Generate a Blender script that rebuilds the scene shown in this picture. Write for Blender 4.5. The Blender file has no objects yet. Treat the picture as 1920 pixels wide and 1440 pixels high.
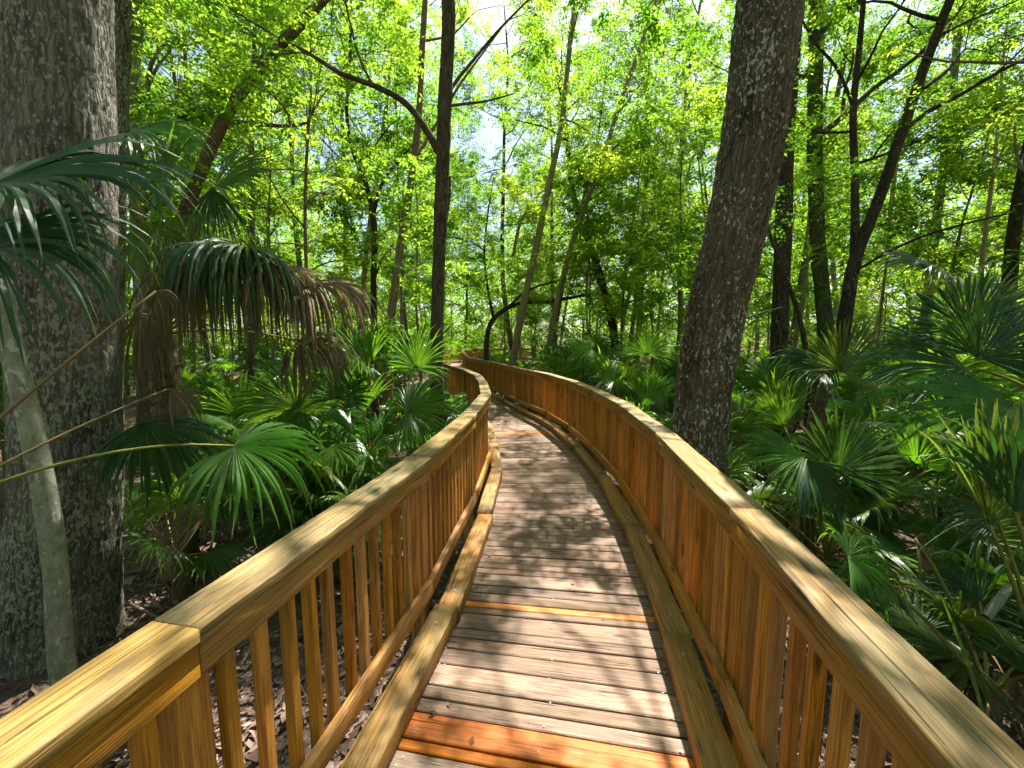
import bpy, math, random
import numpy as np
from mathutils import Vector

SC = bpy.context.scene
COL = SC.collection
RNG = np.random.default_rng(7)
random.seed(7)
PI = math.pi

# ------------------------------------------------------------------ camera model
F_PX, Y0, EYE = 750.0, 637.0, 1.70
PITCH = math.atan((720 - Y0) / F_PX)
GZ = -0.75                                   # forest floor below the deck


def W(px, py, depth):
    """World point at the given distance ahead (world y) on the sight line of a photo pixel."""
    d = np.array([(px - 960) / F_PX, 1.0, -(py - 720) / F_PX])
    c, s = math.cos(PITCH), math.sin(PITCH)
    w = np.array([d[0], c * d[1] + s * d[2], -s * d[1] + c * d[2]])
    return w * (depth / w[1]) + np.array([0, 0, EYE])


def nrm(v):
    v = np.asarray(v, float)
    return v / (np.linalg.norm(v, axis=-1, keepdims=True) + 1e-12)


# ------------------------------------------------------------------ mesh helpers
class MB:
    """Collects vertices and faces (with a solid texture coordinate and a random tint) for ONE mesh object."""

    def __init__(self):
        self.v, self.uvw, self.rnd, self.f3, self.f4, self.fn = [], [], [], [], [], []
        self.n = 0

    def add(self, v, quads=None, tris=None, ngons=None, uvw=None, rnd=0.5):
        v = np.asarray(v, float).reshape(-1, 3)
        k = len(v)
        self.v.append(v)
        self.uvw.append(v.copy() if uvw is None else np.asarray(uvw, float).reshape(-1, 3))
        self.rnd.append(np.full(k, rnd) if np.isscalar(rnd) else np.asarray(rnd, float))
        if quads is not None and len(quads):
            self.f4.append(np.asarray(quads, int) + self.n)
        if tris is not None and len(tris):
            self.f3.append(np.asarray(tris, int) + self.n)
        if ngons:
            self.fn += [[i + self.n for i in g] for g in ngons]
        self.n += k
        return self

    def build(self, name, mat, parent=None, smooth=False):
        v = np.concatenate(self.v)
        me = bpy.data.meshes.new(name)
        idx, tot = [], []
        if self.f4:
            q = np.concatenate(self.f4); idx.append(q.ravel()); tot.append(np.full(len(q), 4))
        if self.f3:
            t = np.concatenate(self.f3); idx.append(t.ravel()); tot.append(np.full(len(t), 3))
        for g in self.fn:
            idx.append(np.array(g)); tot.append(np.array([len(g)]))
        idx = np.concatenate(idx).astype(np.int32); tot = np.concatenate(tot).astype(np.int32)
        start = np.concatenate([[0], np.cumsum(tot)[:-1]]).astype(np.int32)
        me.vertices.add(len(v)); me.vertices.foreach_set('co', v.astype(np.float32).ravel())
        me.loops.add(len(idx)); me.loops.foreach_set('vertex_index', idx)
        me.polygons.add(len(tot)); me.polygons.foreach_set('loop_start', start)
        me.update(calc_edges=True)
        a = me.attributes.new('uvw', 'FLOAT_VECTOR', 'POINT')
        a.data.foreach_set('vector', np.concatenate(self.uvw).astype(np.float32).ravel())
        a = me.attributes.new('rnd', 'FLOAT', 'POINT')
        a.data.foreach_set('value', np.concatenate(self.rnd).astype(np.float32))
        me.polygons.foreach_set('use_smooth', np.full(len(tot), smooth))
        me.materials.append(mat)
        me.validate()
        o = bpy.data.objects.new(name, me)
        COL.objects.link(o)
        if parent is not None:
            o.parent = parent
        return o


def empty(name, loc=(0, 0, 0), rz=0.0):
    o = bpy.data.objects.new(name, None)
    o.empty_display_size = 0.2
    o.location = loc
    o.rotation_euler = (0, 0, rz)
    COL.objects.link(o)
    return o


def tag(o, label=None, cat=None, group=None, kind=None):
    if label: o['label'] = label
    if cat: o['category'] = cat
    if group: o['group'] = group
    if kind: o['kind'] = kind
    return o


def copy_tree(o, parent=None):
    c = o.copy(); COL.objects.link(c); c.parent = parent
    for ch in list(o.children):
        copy_tree(ch, c)
    return c


# ------------------------------------------------------------------ node helpers
class NT:
    def __init__(self, name):
        self.m = bpy.data.materials.new(name); self.m.use_nodes = True
        self.t = self.m.node_tree; self.t.nodes.clear()
        self.out = self.n('ShaderNodeOutputMaterial')

    def n(self, typ, **kw):
        x = self.t.nodes.new(typ)
        for k, val in kw.items():
            if k.startswith('i_'):
                x.inputs[k[2:].replace('_', ' ')].default_value = val
            else:
                setattr(x, k, val)
        return x

    def l(self, a, b):
        self.t.links.new(a, b)

    def attr(self, name):
        return self.n('ShaderNodeAttribute', attribute_name=name)

    def noise(self, vec, scale, detail=4, rough=0.6, dist=0.0):
        x = self.n('ShaderNodeTexNoise')
        x.inputs['Scale'].default_value = 1.0 if not np.isscalar(scale) else scale
        x.inputs['Detail'].default_value = detail
        x.inputs['Roughness'].default_value = rough
        x.inputs['Distortion'].default_value = dist
        if not np.isscalar(scale):
            mp = self.n('ShaderNodeMapping'); mp.inputs['Scale'].default_value = scale
            self.l(vec, mp.inputs['Vector']); vec = mp.outputs[0]
        self.l(vec, x.inputs['Vector'])
        return x.outputs['Fac']

    def ramp(self, fac, stops, interp='LINEAR'):
        r = self.n('ShaderNodeValToRGB'); r.color_ramp.interpolation = interp
        e = r.color_ramp.elements
        while len(e) < len(stops): e.new(0.5)
        for el, (p, c) in zip(e, stops):
            el.position = p
            el.color = (c, c, c, 1) if np.isscalar(c) else (*c, 1)
        self.l(fac, r.inputs['Fac'])
        return r.outputs['Color']

    def mix(self, fac, a, b, typ='MIX'):
        x = self.n('ShaderNodeMix', data_type='RGBA', blend_type=typ)
        for sock, val in ((x.inputs[0], fac), (x.inputs[6], a), (x.inputs[7], b)):
            if hasattr(val, 'is_linked') or hasattr(val, 'links'):
                self.l(val, sock)
            elif np.isscalar(val):
                sock.default_value = val if sock == x.inputs[0] else (val, val, val, 1)
            else:
                sock.default_value = (*val, 1)
        return x.outputs[2]

    def math(self, op, a, b=0.0, c=0.0):
        x = self.n('ShaderNodeMath', operation=op)
        for s, val in zip(x.inputs, (a, b, c)):
            if np.isscalar(val): s.default_value = val
            else: self.l(val, s)
        return x.outputs[0]

    def bump(self, h, strength, dist):
        b = self.n('ShaderNodeBump'); b.inputs['Strength'].default_value = strength
        b.inputs['Distance'].default_value = dist
        self.l(h, b.inputs['Height'])
        return b.outputs['Normal']

    def pbr(self, color, rough=0.7, normal=None, spec=0.3):
        p = self.n('ShaderNodeBsdfPrincipled')
        if hasattr(color, 'links') or hasattr(color, 'is_linked'): self.l(color, p.inputs['Base Color'])
        else: p.inputs['Base Color'].default_value = (*color, 1)
        if np.isscalar(rough): p.inputs['Roughness'].default_value = rough
        else: self.l(rough, p.inputs['Roughness'])
        p.inputs['Specular IOR Level'].default_value = spec
        if normal is not None: self.l(normal, p.inputs['Normal'])
        return p.outputs[0]

    def done(self, shader):
        self.l(shader, self.out.inputs['Surface'])
        return self.m


def wood(name, light, mid, dark, weather, w_amt, crack=0.55, var=0.5, rough=0.6, grainscale=1.0):
    """Sawn softwood: long growth-ring figure, fine fibres, checks, knots and patches of grey-green weathering."""
    t = NT(name)
    u = t.attr('uvw').outputs['Vector']; r = t.attr('rnd').outputs['Fac']
    g = grainscale
    fig = t.noise(u, (0.9 * g, 16 * g, 16 * g), 3, 0.55, 0.9)
    wv = t.math('FRACT', t.math('MULTIPLY', fig, 7.0))
    rings = t.ramp(wv, [(0.0, 0.25), (0.15, 0.0), (0.62, 0.75), (0.95, 1.0), (1.0, 0.25)])
    fibre = t.noise(u, (3.5, 150, 150), 3, 0.65)
    col = t.mix(rings, light, mid)
    col = t.mix(t.ramp(fibre, [(0.36, 0.8), (0.60, 0.0)]), col, dark)
    broad = t.noise(u, (1.3, 5, 5), 3, 0.6)
    col = t.mix(t.ramp(broad, [(0.42, 0.0), (0.68, w_amt)]), col, weather)
    chk = t.noise(u, (1.6, 75, 75), 4, 0.7, 0.3)
    crk = t.ramp(chk, [(0.335, 1.0), (0.385, 0.0)])
    crk = t.math('MULTIPLY', crk, crack)
    col = t.mix(crk, col, (dark[0] * .25, dark[1] * .25, dark[2] * .25))
    mould = t.noise(u, (2.4, 11, 11), 5, 0.7, 0.4)
    col = t.mix(t.ramp(mould, [(0.50, 0.0), (0.66, w_amt * .8)]), col, (weather[0] * .38, weather[1] * .38, weather[2] * .42))
    vor = t.n('ShaderNodeTexVoronoi'); mp = t.n('ShaderNodeMapping')
    mp.inputs['Scale'].default_value = (2.3, 11, 11)
    t.l(u, mp.inputs['Vector']); t.l(mp.outputs[0], vor.inputs['Vector']); vor.inputs['Scale'].default_value = 1.0
    knot = t.ramp(vor.outputs['Distance'], [(0.07, 0.9), (0.16, 0.0)])
    col = t.mix(knot, col, (dark[0] * .4, dark[1] * .35, dark[2] * .3))
    hs = t.n('ShaderNodeHueSaturation')
    t.l(col, hs.inputs['Color'])
    t.l(t.math('MULTIPLY_ADD', r, var, 1.0 - var * 0.5), hs.inputs['Value'])
    r2 = t.math('FRACT', t.math('MULTIPLY', r, 7.31))
    t.l(t.math('MULTIPLY_ADD', r2, 0.16, 0.94), hs.inputs['Saturation'])
    t.l(t.math('MULTIPLY_ADD', t.math('FRACT', t.math('MULTIPLY', r, 13.7)), -0.014, 0.505), hs.inputs['Hue'])
    h = t.math('ADD', t.math('MULTIPLY', fibre, 0.5), t.math('MULTIPLY', rings, 0.25))
    h = t.math('SUBTRACT', h, t.math('MULTIPLY', crk, 1.6))
    return t.done(t.pbr(hs.outputs[0], rough, t.bump(h, 0.8, 0.003), 0.35))


def leafmat(name, c1, c2, tr1, tr2, tfac=0.5, rough=0.45, spec=0.4, objvar=0.35, vein=False, tipamt=0.75):
    t = NT(name)
    r = t.attr('rnd').outputs['Fac']
    oi = t.n('ShaderNodeObjectInfo').outputs['Random']
    k = t.math('ADD', t.math('MULTIPLY', r, 1 - objvar), t.math('MULTIPLY', oi, objvar))
    col = t.mix(k, c1, c2); tr = t.mix(k, tr1, tr2)
    nor = None
    if vein:
        u = t.attr('uvw').outputs['Vector']
        st = t.noise(u, (260, 5, 1), 2, 0.6)
        col = t.mix(t.math('MULTIPLY', st, 0.5), col, (c1[0] * .5, c1[1] * .5, c1[2] * .5))
        nor = t.bump(st, 0.35, 0.002)
        sx = t.n('ShaderNodeSeparateXYZ'); t.l(u, sx.inputs[0])
        tn = t.noise(u, (9, 2, .5), 3, 0.6)
        age = t.math('ADD', sx.outputs[2], t.math('MULTIPLY', t.math('SUBTRACT', tn, 0.5), 0.5))
        tip = t.math('MULTIPLY', t.ramp(age, [(0.86, 0.0), (0.99, 1.0)]), tipamt)
        col = t.mix(tip, col, (.26, .20, .07)); tr = t.mix(tip, tr, (.30, .24, .06))
        yel = t.ramp(t.math('FRACT', t.math('MULTIPLY', oi, 5.3)), [(0.80, 0.0), (0.95, 0.45 if tipamt else 0.0)])
        col = t.mix(yel, col, (.16, .17, .03)); tr = t.mix(yel, tr, (.42, .45, .03))
    if vein:
        d = t.pbr(col, rough, nor, spec)
    else:
        df = t.n('ShaderNodeBsdfDiffuse'); t.l(col, df.inputs['Color']); d = df.outputs[0]
    ts = t.n('ShaderNodeBsdfTranslucent'); t.l(tr, ts.inputs['Color'])
    mx = t.n('ShaderNodeMixShader'); mx.inputs[0].default_value = tfac
    t.l(d, mx.inputs[1]); t.l(ts.outputs[0], mx.inputs[2])
    return t.done(mx.outputs[0])


def bark(name, dark, light, lichen, l_amt, l_scale=14, ridged=True, moss=None):
    t = NT(name)
    u = t.attr('uvw').outputs['Vector']
    oi = t.n('ShaderNodeObjectInfo').outputs['Random']
    rid = t.noise(u, (34, 34, 4.2) if ridged else (24, 24, 16), 5, 0.62, 0.5)
    fine = t.noise(u, (110, 110, 38), 3, 0.7)
    hh = t.math('ADD', t.math('MULTIPLY', rid, 0.75), t.math('MULTIPLY', fine, 0.25))
    col = t.mix(t.ramp(hh, [(0.36, 0.0), (0.64, 1.0)]), dark, light)
    if ridged:
        vo = t.n('ShaderNodeTexVoronoi', feature='DISTANCE_TO_EDGE'); mp = t.n('ShaderNodeMapping')
        mp.inputs['Scale'].default_value = (31, 31, 3.4)
        wn = t.n('ShaderNodeTexNoise'); wn.inputs['Scale'].default_value = 9; wn.inputs['Detail'].default_value = 3
        t.l(u, wn.inputs['Vector'])
        t.l(t.mix(0.06, u, wn.outputs['Color'], 'ADD'), mp.inputs['Vector']); t.l(mp.outputs[0], vo.inputs['Vector']); vo.inputs['Scale'].default_value = 1
        fis = t.ramp(vo.outputs['Distance'], [(0.03, 0.0), (0.22, 1.0)])
        hh = t.math('ADD', t.math('MULTIPLY', hh, 0.55), t.math('MULTIPLY', fis, 0.42))
        col = t.mix(t.ramp(fis, [(0.0, 0.85), (0.6, 0.0)]), col, (dark[0] * .45, dark[1] * .45, dark[2] * .45))
    big = t.noise(u, (2.2, 2.2, 0.9), 3, 0.6)
    col = t.mix(t.ramp(big, [(0.4, 0.0), (0.7, 0.45)]), col, (light[0] * 1.1, light[1] * 1.12, light[2] * 1.08))
    ln = t.noise(u, (l_scale * 1.7, l_scale * 1.7, l_scale), 3, 0.6, 0.15)
    patch = t.noise(u, (2.2, 2.2, 1.7), 3, 0.55)
    thr = t.math('ADD', ln, t.math('MULTIPLY', t.math('SUBTRACT', patch, 0.5), 0.42))
    lm = t.ramp(thr, [(0.685 - 0.14 * l_amt, 0.0), (0.715 - 0.14 * l_amt, 0.85)])
    col = t.mix(lm, col, lichen)
    if moss is not None:
        mn = t.noise(u, (3, 3, 1.4), 4, 0.6)
        col = t.mix(t.ramp(mn, [(0.45, 0.0), (0.62, 0.8)]), col, moss)
    hs = t.n('ShaderNodeHueSaturation'); t.l(col, hs.inputs['Color'])
    t.l(t.math('MULTIPLY_ADD', oi, 0.5, 0.75), hs.inputs['Value'])
    h = t.math('ADD', hh, t.math('MULTIPLY', lm, 0.12))
    return t.done(t.pbr(hs.outputs[0], 0.9, t.bump(h, 0.9, 0.012), 0.15))


M = {}
M['cap'] = wood('rail_cap_wood', (.42, .252, .086), (.29, .168, .05), (.085, .06, .022), (.19, .17, .078), 0.8, 0.9, 0.25)
M['board'] = wood('rail_board_wood', (.54, .262, .056), (.41, .18, .034), (.13, .058, .014), (.27, .18, .055), 0.45, 0.75, 0.3)
M['baluster'] = wood('baluster_wood', (.62, .285, .056), (.48, .195, .034), (.16, .06, .014), (.33, .19, .052), 0.45, 0.65, 0.6)
M['curb'] = wood('curb_wood', (.45, .25, .082), (.33, .168, .046), (.11, .064, .022), (.20, .155, .065), 0.6, 1.0, 0.35)
M['deck'] = wood('weathered_deck_wood', (.335, .218, .15), (.25, .155, .10), (.10, .066, .044), (.15, .115, .075), 0.7, 1.0, 0.5, 0.75)
M['newboard'] = wood('fresh_orange_wood', (.62, .235, .05), (.50, .165, .032), (.28, .085, .018), (.38, .16, .045), 0.4, 0.5, 0.15)
M['under'] = wood('joist_wood', (.24, .16, .08), (.19, .12, .06), (.09, .06, .03), (.14, .12, .08), 0.5, 0.5, 0.3)

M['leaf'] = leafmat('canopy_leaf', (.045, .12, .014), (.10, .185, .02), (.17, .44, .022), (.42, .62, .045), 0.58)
M['leaf_y'] = leafmat('yellow_green_leaf', (.08, .18, .018), (.155, .22, .024), (.32, .58, .03), (.58, .70, .06), 0.6)  # yellow-green foliage of the lighter crowns
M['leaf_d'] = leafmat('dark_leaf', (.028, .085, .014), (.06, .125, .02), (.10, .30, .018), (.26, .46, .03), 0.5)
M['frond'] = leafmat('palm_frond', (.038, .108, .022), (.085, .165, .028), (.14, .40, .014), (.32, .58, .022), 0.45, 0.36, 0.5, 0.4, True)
M['frond_dark'] = leafmat('shaded_palm_frond', (.026, .08, .026), (.046, .108, .028), (.05, .20, .02), (.12, .30, .02), 0.32, 0.4, 0.5, 0.3, True)  # darker, bluer copy of the frond with shade put into its colour
M['dead'] = leafmat('dead_palm_frond', (.14, .10, .058), (.29, .215, .13), (.22, .14, .06), (.34, .23, .10), 0.25, 0.75, 0.15, 0.3, True, 0.0)
M['litter'] = leafmat('leaf_litter_leaf', (.10, .062, .042), (.36, .255, .205), (.12, .07, .04), (.25, .16, .10), 0.15, 0.75, 0.2, 0.0)
M['stalk'] = leafmat('palm_stalk', (.16, .20, .04), (.28, .21, .09), (.08, .1, .02), (.1, .1, .03), 0.05, 0.45, 0.4)
M['stalk_tan'] = leafmat('dry_palm_stalk', (.22, .145, .07), (.32, .22, .11), (.1, .07, .03), (.1, .07, .03), 0.03, 0.6, 0.3)

M['bark_grey'] = bark('grey_lichen_bark', (.058, .051, .042), (.27, .24, .20), (.36, .35, .29), 0.95, 24)
M['bark_brown'] = bark('ridged_brown_bark', (.044, .034, .023), (.185, .145, .100), (.50, .47, .38), 0.62, 26)
M['bark_thin'] = bark('smooth_grey_green_bark', (.10, .098, .066), (.215, .205, .145), (.36, .36, .28), 0.8, 12, False)
M['bark_dark'] = bark('dark_bark', (.026, .020, .014), (.10, .076, .052), (.30, .28, .22), 0.15, 20)
M['bark_tan'] = bark('tan_bark', (.10, .068, .042), (.26, .185, .115), (.36, .32, .24), 0.2, 14, False)
M['bark_pale'] = bark('pale_tan_bark', (.16, .115, .075), (.36, .27, .18), (.42, .38, .3), 0.2, 14, False)
M['bark_plain'] = bark('plain_brown_bark', (.034, .026, .018), (.145, .11, .075), (.4, .38, .3), -0.2, 20)
M['bark_palegrey'] = bark('pale_grey_bark', (.17, .165, .125), (.35, .34, .27), (.48, .48, .42), 0.8, 12, False)
M['bark_moss'] = bark('mossy_bark', (.04, .034, .022), (.14, .118, .075), (.33, .34, .25), 0.3, 16, True, (.06, .10, .022))
M['palm_trunk'] = bark('palm_trunk_bark', (.05, .036, .024), (.17, .12, .075), (.3, .25, .18), 0.2, 18, False)

# ------------------------------------------------------------------ forest floor
t = NT('forest_floor')
geo = t.n('ShaderNodeNewGeometry').outputs['Position']
a = t.noise(geo, 9.0, 6, 0.7); b = t.noise(geo, 55.0, 4, 0.7); c = t.noise(geo, 0.45, 3, 0.5)
col = t.mix(t.ramp(b, [(0.33, 0.0), (0.66, 1.0)]), (.055, .036, .026), (.28, .19, .15))
col = t.mix(t.ramp(a, [(0.4, 0.0), (0.66, 0.7)]), col, (.11, .075, .055))
col = t.mix(t.ramp(c, [(0.45, 0.0), (0.7, 0.55)]), col, (.075, .055, .035))
M['floor'] = t.done(t.pbr(col, 0.95, t.bump(t.math('ADD', a, t.math('MULTIPLY', b, .6)), 1.0, 0.03), 0.1))


def ground_h(x, y):
    return GZ + 0.10 * np.sin(x * 0.55 + 1.3) * np.cos(y * 0.47 + .4) + 0.05 * np.sin(x * 1.7 + y * 1.1) + 0.03 * np.sin(x * 3.1 - y * 2.3)


def make_ground():
    k = np.concatenate([-np.geomspace(160, 13, 22)[:-1], np.linspace(-13, 13, 105), np.geomspace(13, 160, 22)[1:]])
    X, Y = np.meshgrid(k, k + 6.0)
    Z = ground_h(X, Y)
    n = len(k)
    v = np.stack([X, Y, Z], -1).reshape(-1, 3)
    i = np.arange(n * n).reshape(n, n)
    q = np.stack([i[:-1, :-1], i[:-1, 1:], i[1:, 1:], i[1:, :-1]], -1).reshape(-1, 4)
    m = MB(); m.add(v, q)
    o = m.build('ground', M['floor'], None, True)
    tag(o, kind='structure', label='forest floor of brown leaf litter under the boardwalk')


make_ground()

# ------------------------------------------------------------------ boardwalk plan (inner edge of each handrail, metres)
LN = np.array([(-1.29, -1.9), (-1.01, -.5), (-.74, .88), (-.47, 2.27), (-.325, 3.67), (-.262, 5.07), (-.40, 6.45), (-.60, 7.8), (-.98, 9.15), (-1.45, 10.5),
               (-1.98, 11.9), (-2.50, 13.2), (-2.88, 14.6), (-3.12, 16.2), (-3.32, 18), (-3.55, 20), (-3.9, 22), (-4.25, 24), (-4.5, 26), (-4.62, 27.6),
               (-4.5, 29.2), (-3.95, 30.6), (-3.1, 31.7), (-2, 32.4), (-.6, 32.8), (1.2, 33.0)])
RN = np.array([(.10, -2.6), (.37, -1.2), (.64, .18), (.89, 1.57), (1.06, 2.9), (1.135, 4.2), (1.09, 5.4), (.95, 6.7), (.66, 8.1), (.16, 9.55), (-.26, 11.0),
               (-.62, 12.3), (-1.12, 13.6), (-1.58, 14.9), (-1.90, 16.4), (-2.15, 18), (-2.38, 19.8), (-2.7, 21.8), (-3.0, 23.8), (-3.22, 25.8),
               (-3.28, 27.4), (-2.95, 28.8), (-2.2, 29.9), (-1, 30.8), (.6, 31.3), (2.2, 31.4)])


def bis(P, side):
    """Mitre vector at each node of a plan polyline, pointing to the outside (side +1 = left of travel)."""
    d = nrm(np.diff(P, axis=0))
    nl = np.stack([-d[:, 1], d[:, 0]], 1) * side
    out = np.zeros_like(P)
    out[0], out[-1] = nl[0], nl[-1]
    b = nrm(nl[:-1] + nl[1:])
    out[1:-1] = b / np.sum(b * nl[1:], 1, keepdims=True)
    return out


def section(o0, o1, z0, z1, r=0.005, k=3):
    """Rounded rectangle in (offset, z)."""
    pts = []
    for cx, cz, a0 in ((o1 - r, z1 - r, 0), (o0 + r, z1 - r, 90), (o0 + r, z0 + r, 180), (o1 - r, z0 + r, 270)):
        for i in range(k):
            a = math.radians(a0 + 90 * i / (k - 1))
            pts.append((cx + r * math.cos(a), cz + r * math.sin(a)))
    return np.array(pts)


def prism(m, A, B, nA, nB, sec, gap=0.0015, rnd=None, warp=0.0):
    """Board between plan points A and B with mitred ends; sec holds (offset, z) pairs."""
    d = nrm(B - A); L = np.linalg.norm(B - A)
    rnd = RNG.random() if rnd is None else rnd
    ro = RNG.random(3) * 40
    K = 2 if warp == 0 else 7
    n = len(sec); vs, us = [], []
    for j in range(K):
        s = j / (K - 1)
        P = A + (B - A) * s; nn = nA + (nB - nA) * s
        off = sec[:, 0:1] * nn
        e = gap if j == 0 else (-gap if j == K - 1 else 0)
        wz = warp * math.sin(PI * s) * math.sin(3 * s + ro[0]); wo = warp * math.sin(PI * s) * math.sin(2.3 * s + ro[1])
        xy = P + off + d * e + nn * wo
        vs.append(np.column_stack([xy, sec[:, 1] + wz]))
        us.append(np.column_stack([np.full(n, s * L) + ro[0], sec[:, 0] + ro[1], sec[:, 1] + ro[2]]))
    q = [[j * n + i, j * n + (i + 1) % n, (j + 1) * n + (i + 1) % n, (j + 1) * n + i] for j in range(K - 1) for i in range(n)]
    m.add(np.concatenate(vs), q, None, [list(range(n))[::-1], list(range((K - 1) * n, K * n))], np.concatenate(us), rnd)


def stick(m, xy, ax, ay, w, d, z0, z1, rnd=None, top=None):
    """Upright timber of section w x d (half sizes along plan axes ax, ay)."""
    rnd = RNG.random() if rnd is None else rnd
    ro = RNG.random(3) * 40
    c = section(-w, w, -d, d, min(0.004, w * .3), 2)
    n = len(c)
    lean = RNG.normal(0, 0.0015, 2)
    vs, us = [], []
    for z, e in ((z0, 0), (z1, 1)):
        p = xy + c[:, 0:1] * ax + c[:, 1:2] * ay + lean * e
        vs.append(np.column_stack([p, np.full(n, z)]))
        us.append(np.column_stack([np.full(n, z) + ro[0], c[:, 0] + ro[1], c[:, 1] + ro[2]]))
    q = [[i, (i + 1) % n, n + (i + 1) % n, n + i] for i in range(n)]
    m.add(np.concatenate(vs), q, None, [list(range(n))[::-1], list(range(n, 2 * n))], np.concatenate(us), rnd)


CAPZ = 1.02


def disc(m, c, r, h, rnd=0.5):
    a = np.linspace(0, 2 * PI, 13)[:-1]
    v = []
    for rr, z in ((r, 0), (r, h * .5), (r * .7, h)):
        v += [(c[0] + rr * math.cos(x), c[1] + rr * math.sin(x), c[2] + z) for x in a]
    q = [[k * 12 + i, k * 12 + (i + 1) % 12, (k + 1) * 12 + (i + 1) % 12, (k + 1) * 12 + i] for k in (0, 1) for i in range(12)]
    m.add(v, q, None, [list(range(24, 36))], None, rnd)


t = NT('galvanised_bolt')
M['bolt'] = t.done(t.pbr((.33, .29, .25), 0.55, None, 0.5))


def railing(P, side, label):
    root = empty('railing', (float(P[2][0]), float(P[2][1]), 0))
    tag(root, label, 'railing', 'wooden railings of the boardwalk')
    N = bis(P, side)
    base = np.array([P[2][0], P[2][1]])
    P = P - base
    n = len(P)
    ncap = nbal = 0
    rest = MB()
    for i in range(n - 1):
        A, B, a, b = P[i], P[i + 1], N[i], N[i + 1]
        d = nrm(B - A); nl = np.array([-d[1], d[0]]) * side
        m = MB(); prism(m, A, B, a, b, section(0, .142, CAPZ - .038, CAPZ, .007, 4), .003, None, .002); m.build('cap_board', M['cap'], root, True)
        m = MB(); prism(m, A, B, a, b, section(.008, .046, CAPZ - .038 - .091, CAPZ - .040, .005, 3), .0025, None, .0015); m.build('top_rail', M['board'], root, True)
        m = MB(); prism(m, A, B, a, b, section(.008, .046, .165, .255, .005, 3), .002, None, .002); m.build('bottom_rail', M['board'], root, True)
        m = MB(); stick(m, A + nl * .093 + d * .01, d, nl, .0445, .0445, GZ - .3, CAPZ - .040); m.build('post', M['baluster'], root)
        L = np.linalg.norm(B - A)
        cnt = max(1, int(round((L - .12) / .107)))
        for k in range(cnt):
            s = .065 + (k + .5) * (L - .11) / cnt
            xy = A + d * (s + RNG.normal(0, .004)) + nl * (.048 + .019)
            far = np.hypot(*(xy + base))
            vis = (B + base)[1] > 0.2
            if vis and nbal < 100:
                m = MB(); stick(m, xy, d, nl, .019, .0185, .14, CAPZ - .041); m.build('baluster', M['baluster'], root); nbal += 1
            else:
                stick(rest, xy, d, nl, .019, .0185, .14, CAPZ - .041)
    o = rest.build('farther_balusters', M['baluster'], root)
    o['kind'] = 'stuff'
    return root


railing(LN, 1, 'golden wooden railing on the left side of the boardwalk, nearest the lichen covered trunk')
railing(RN, -1, 'golden wooden railing on the right side of the boardwalk, passing the leaning ridged trunk')


def resample(P, step):
    s = np.concatenate([[0], np.cumsum(np.linalg.norm(np.diff(P, axis=0), axis=1))])
    t_ = np.arange(0, s[-1], step)
    # smooth interpolation (Catmull-Rom in arc length)
    d = np.gradient(P, s, axis=0)
    k = np.clip(np.searchsorted(s, t_, side='right') - 1, 0, len(s) - 2)
    h = (s[k + 1] - s[k])[:, None]; x = ((t_ - s[k])[:, None]) / h
    h00 = 2 * x ** 3 - 3 * x ** 2 + 1; h10 = x ** 3 - 2 * x ** 2 + x; h01 = -2 * x ** 3 + 3 * x ** 2; h11 = x ** 3 - x ** 2
    return h00 * P[k] + h10 * h * d[k] + h01 * P[k + 1] + h11 * h * d[k + 1]


_ = 0
RS = resample(RN, .05); LS = resample(LN, .05)
dd = np.linalg.norm(RS[:, None] - LS[None], axis=2)
jn = dd.argmin(1)
CN = (RS + LS[jn]) / 2; HW = dd.min(1) / 2
ker = np.ones(31) / 31
pad = lambda x: np.concatenate([np.repeat(x[:1], 15, 0), x, np.repeat(x[-1:], 15, 0)])
CN = np.stack([np.convolve(pad(CN[:, i]), ker, 'valid') for i in (0, 1)], 1)
HW = np.convolve(pad(HW), ker, 'valid')
CS = np.concatenate([[0], np.cumsum(np.linalg.norm(np.diff(CN, axis=0), axis=1))])
CT = nrm(np.gradient(CN, CS, axis=0)); CL = np.stack([-CT[:, 1], CT[:, 0]], 1)


def cat(s):
    f = lambda a: np.interp(s, CS, a)
    return np.array([f(CN[:, 0]), f(CN[:, 1])]), nrm(np.array([f(CL[:, 0]), f(CL[:, 1])])), f(HW)


def path_dist(x, y):
    return np.min(np.hypot(CN[:, 0] - x, CN[:, 1] - y))


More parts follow.
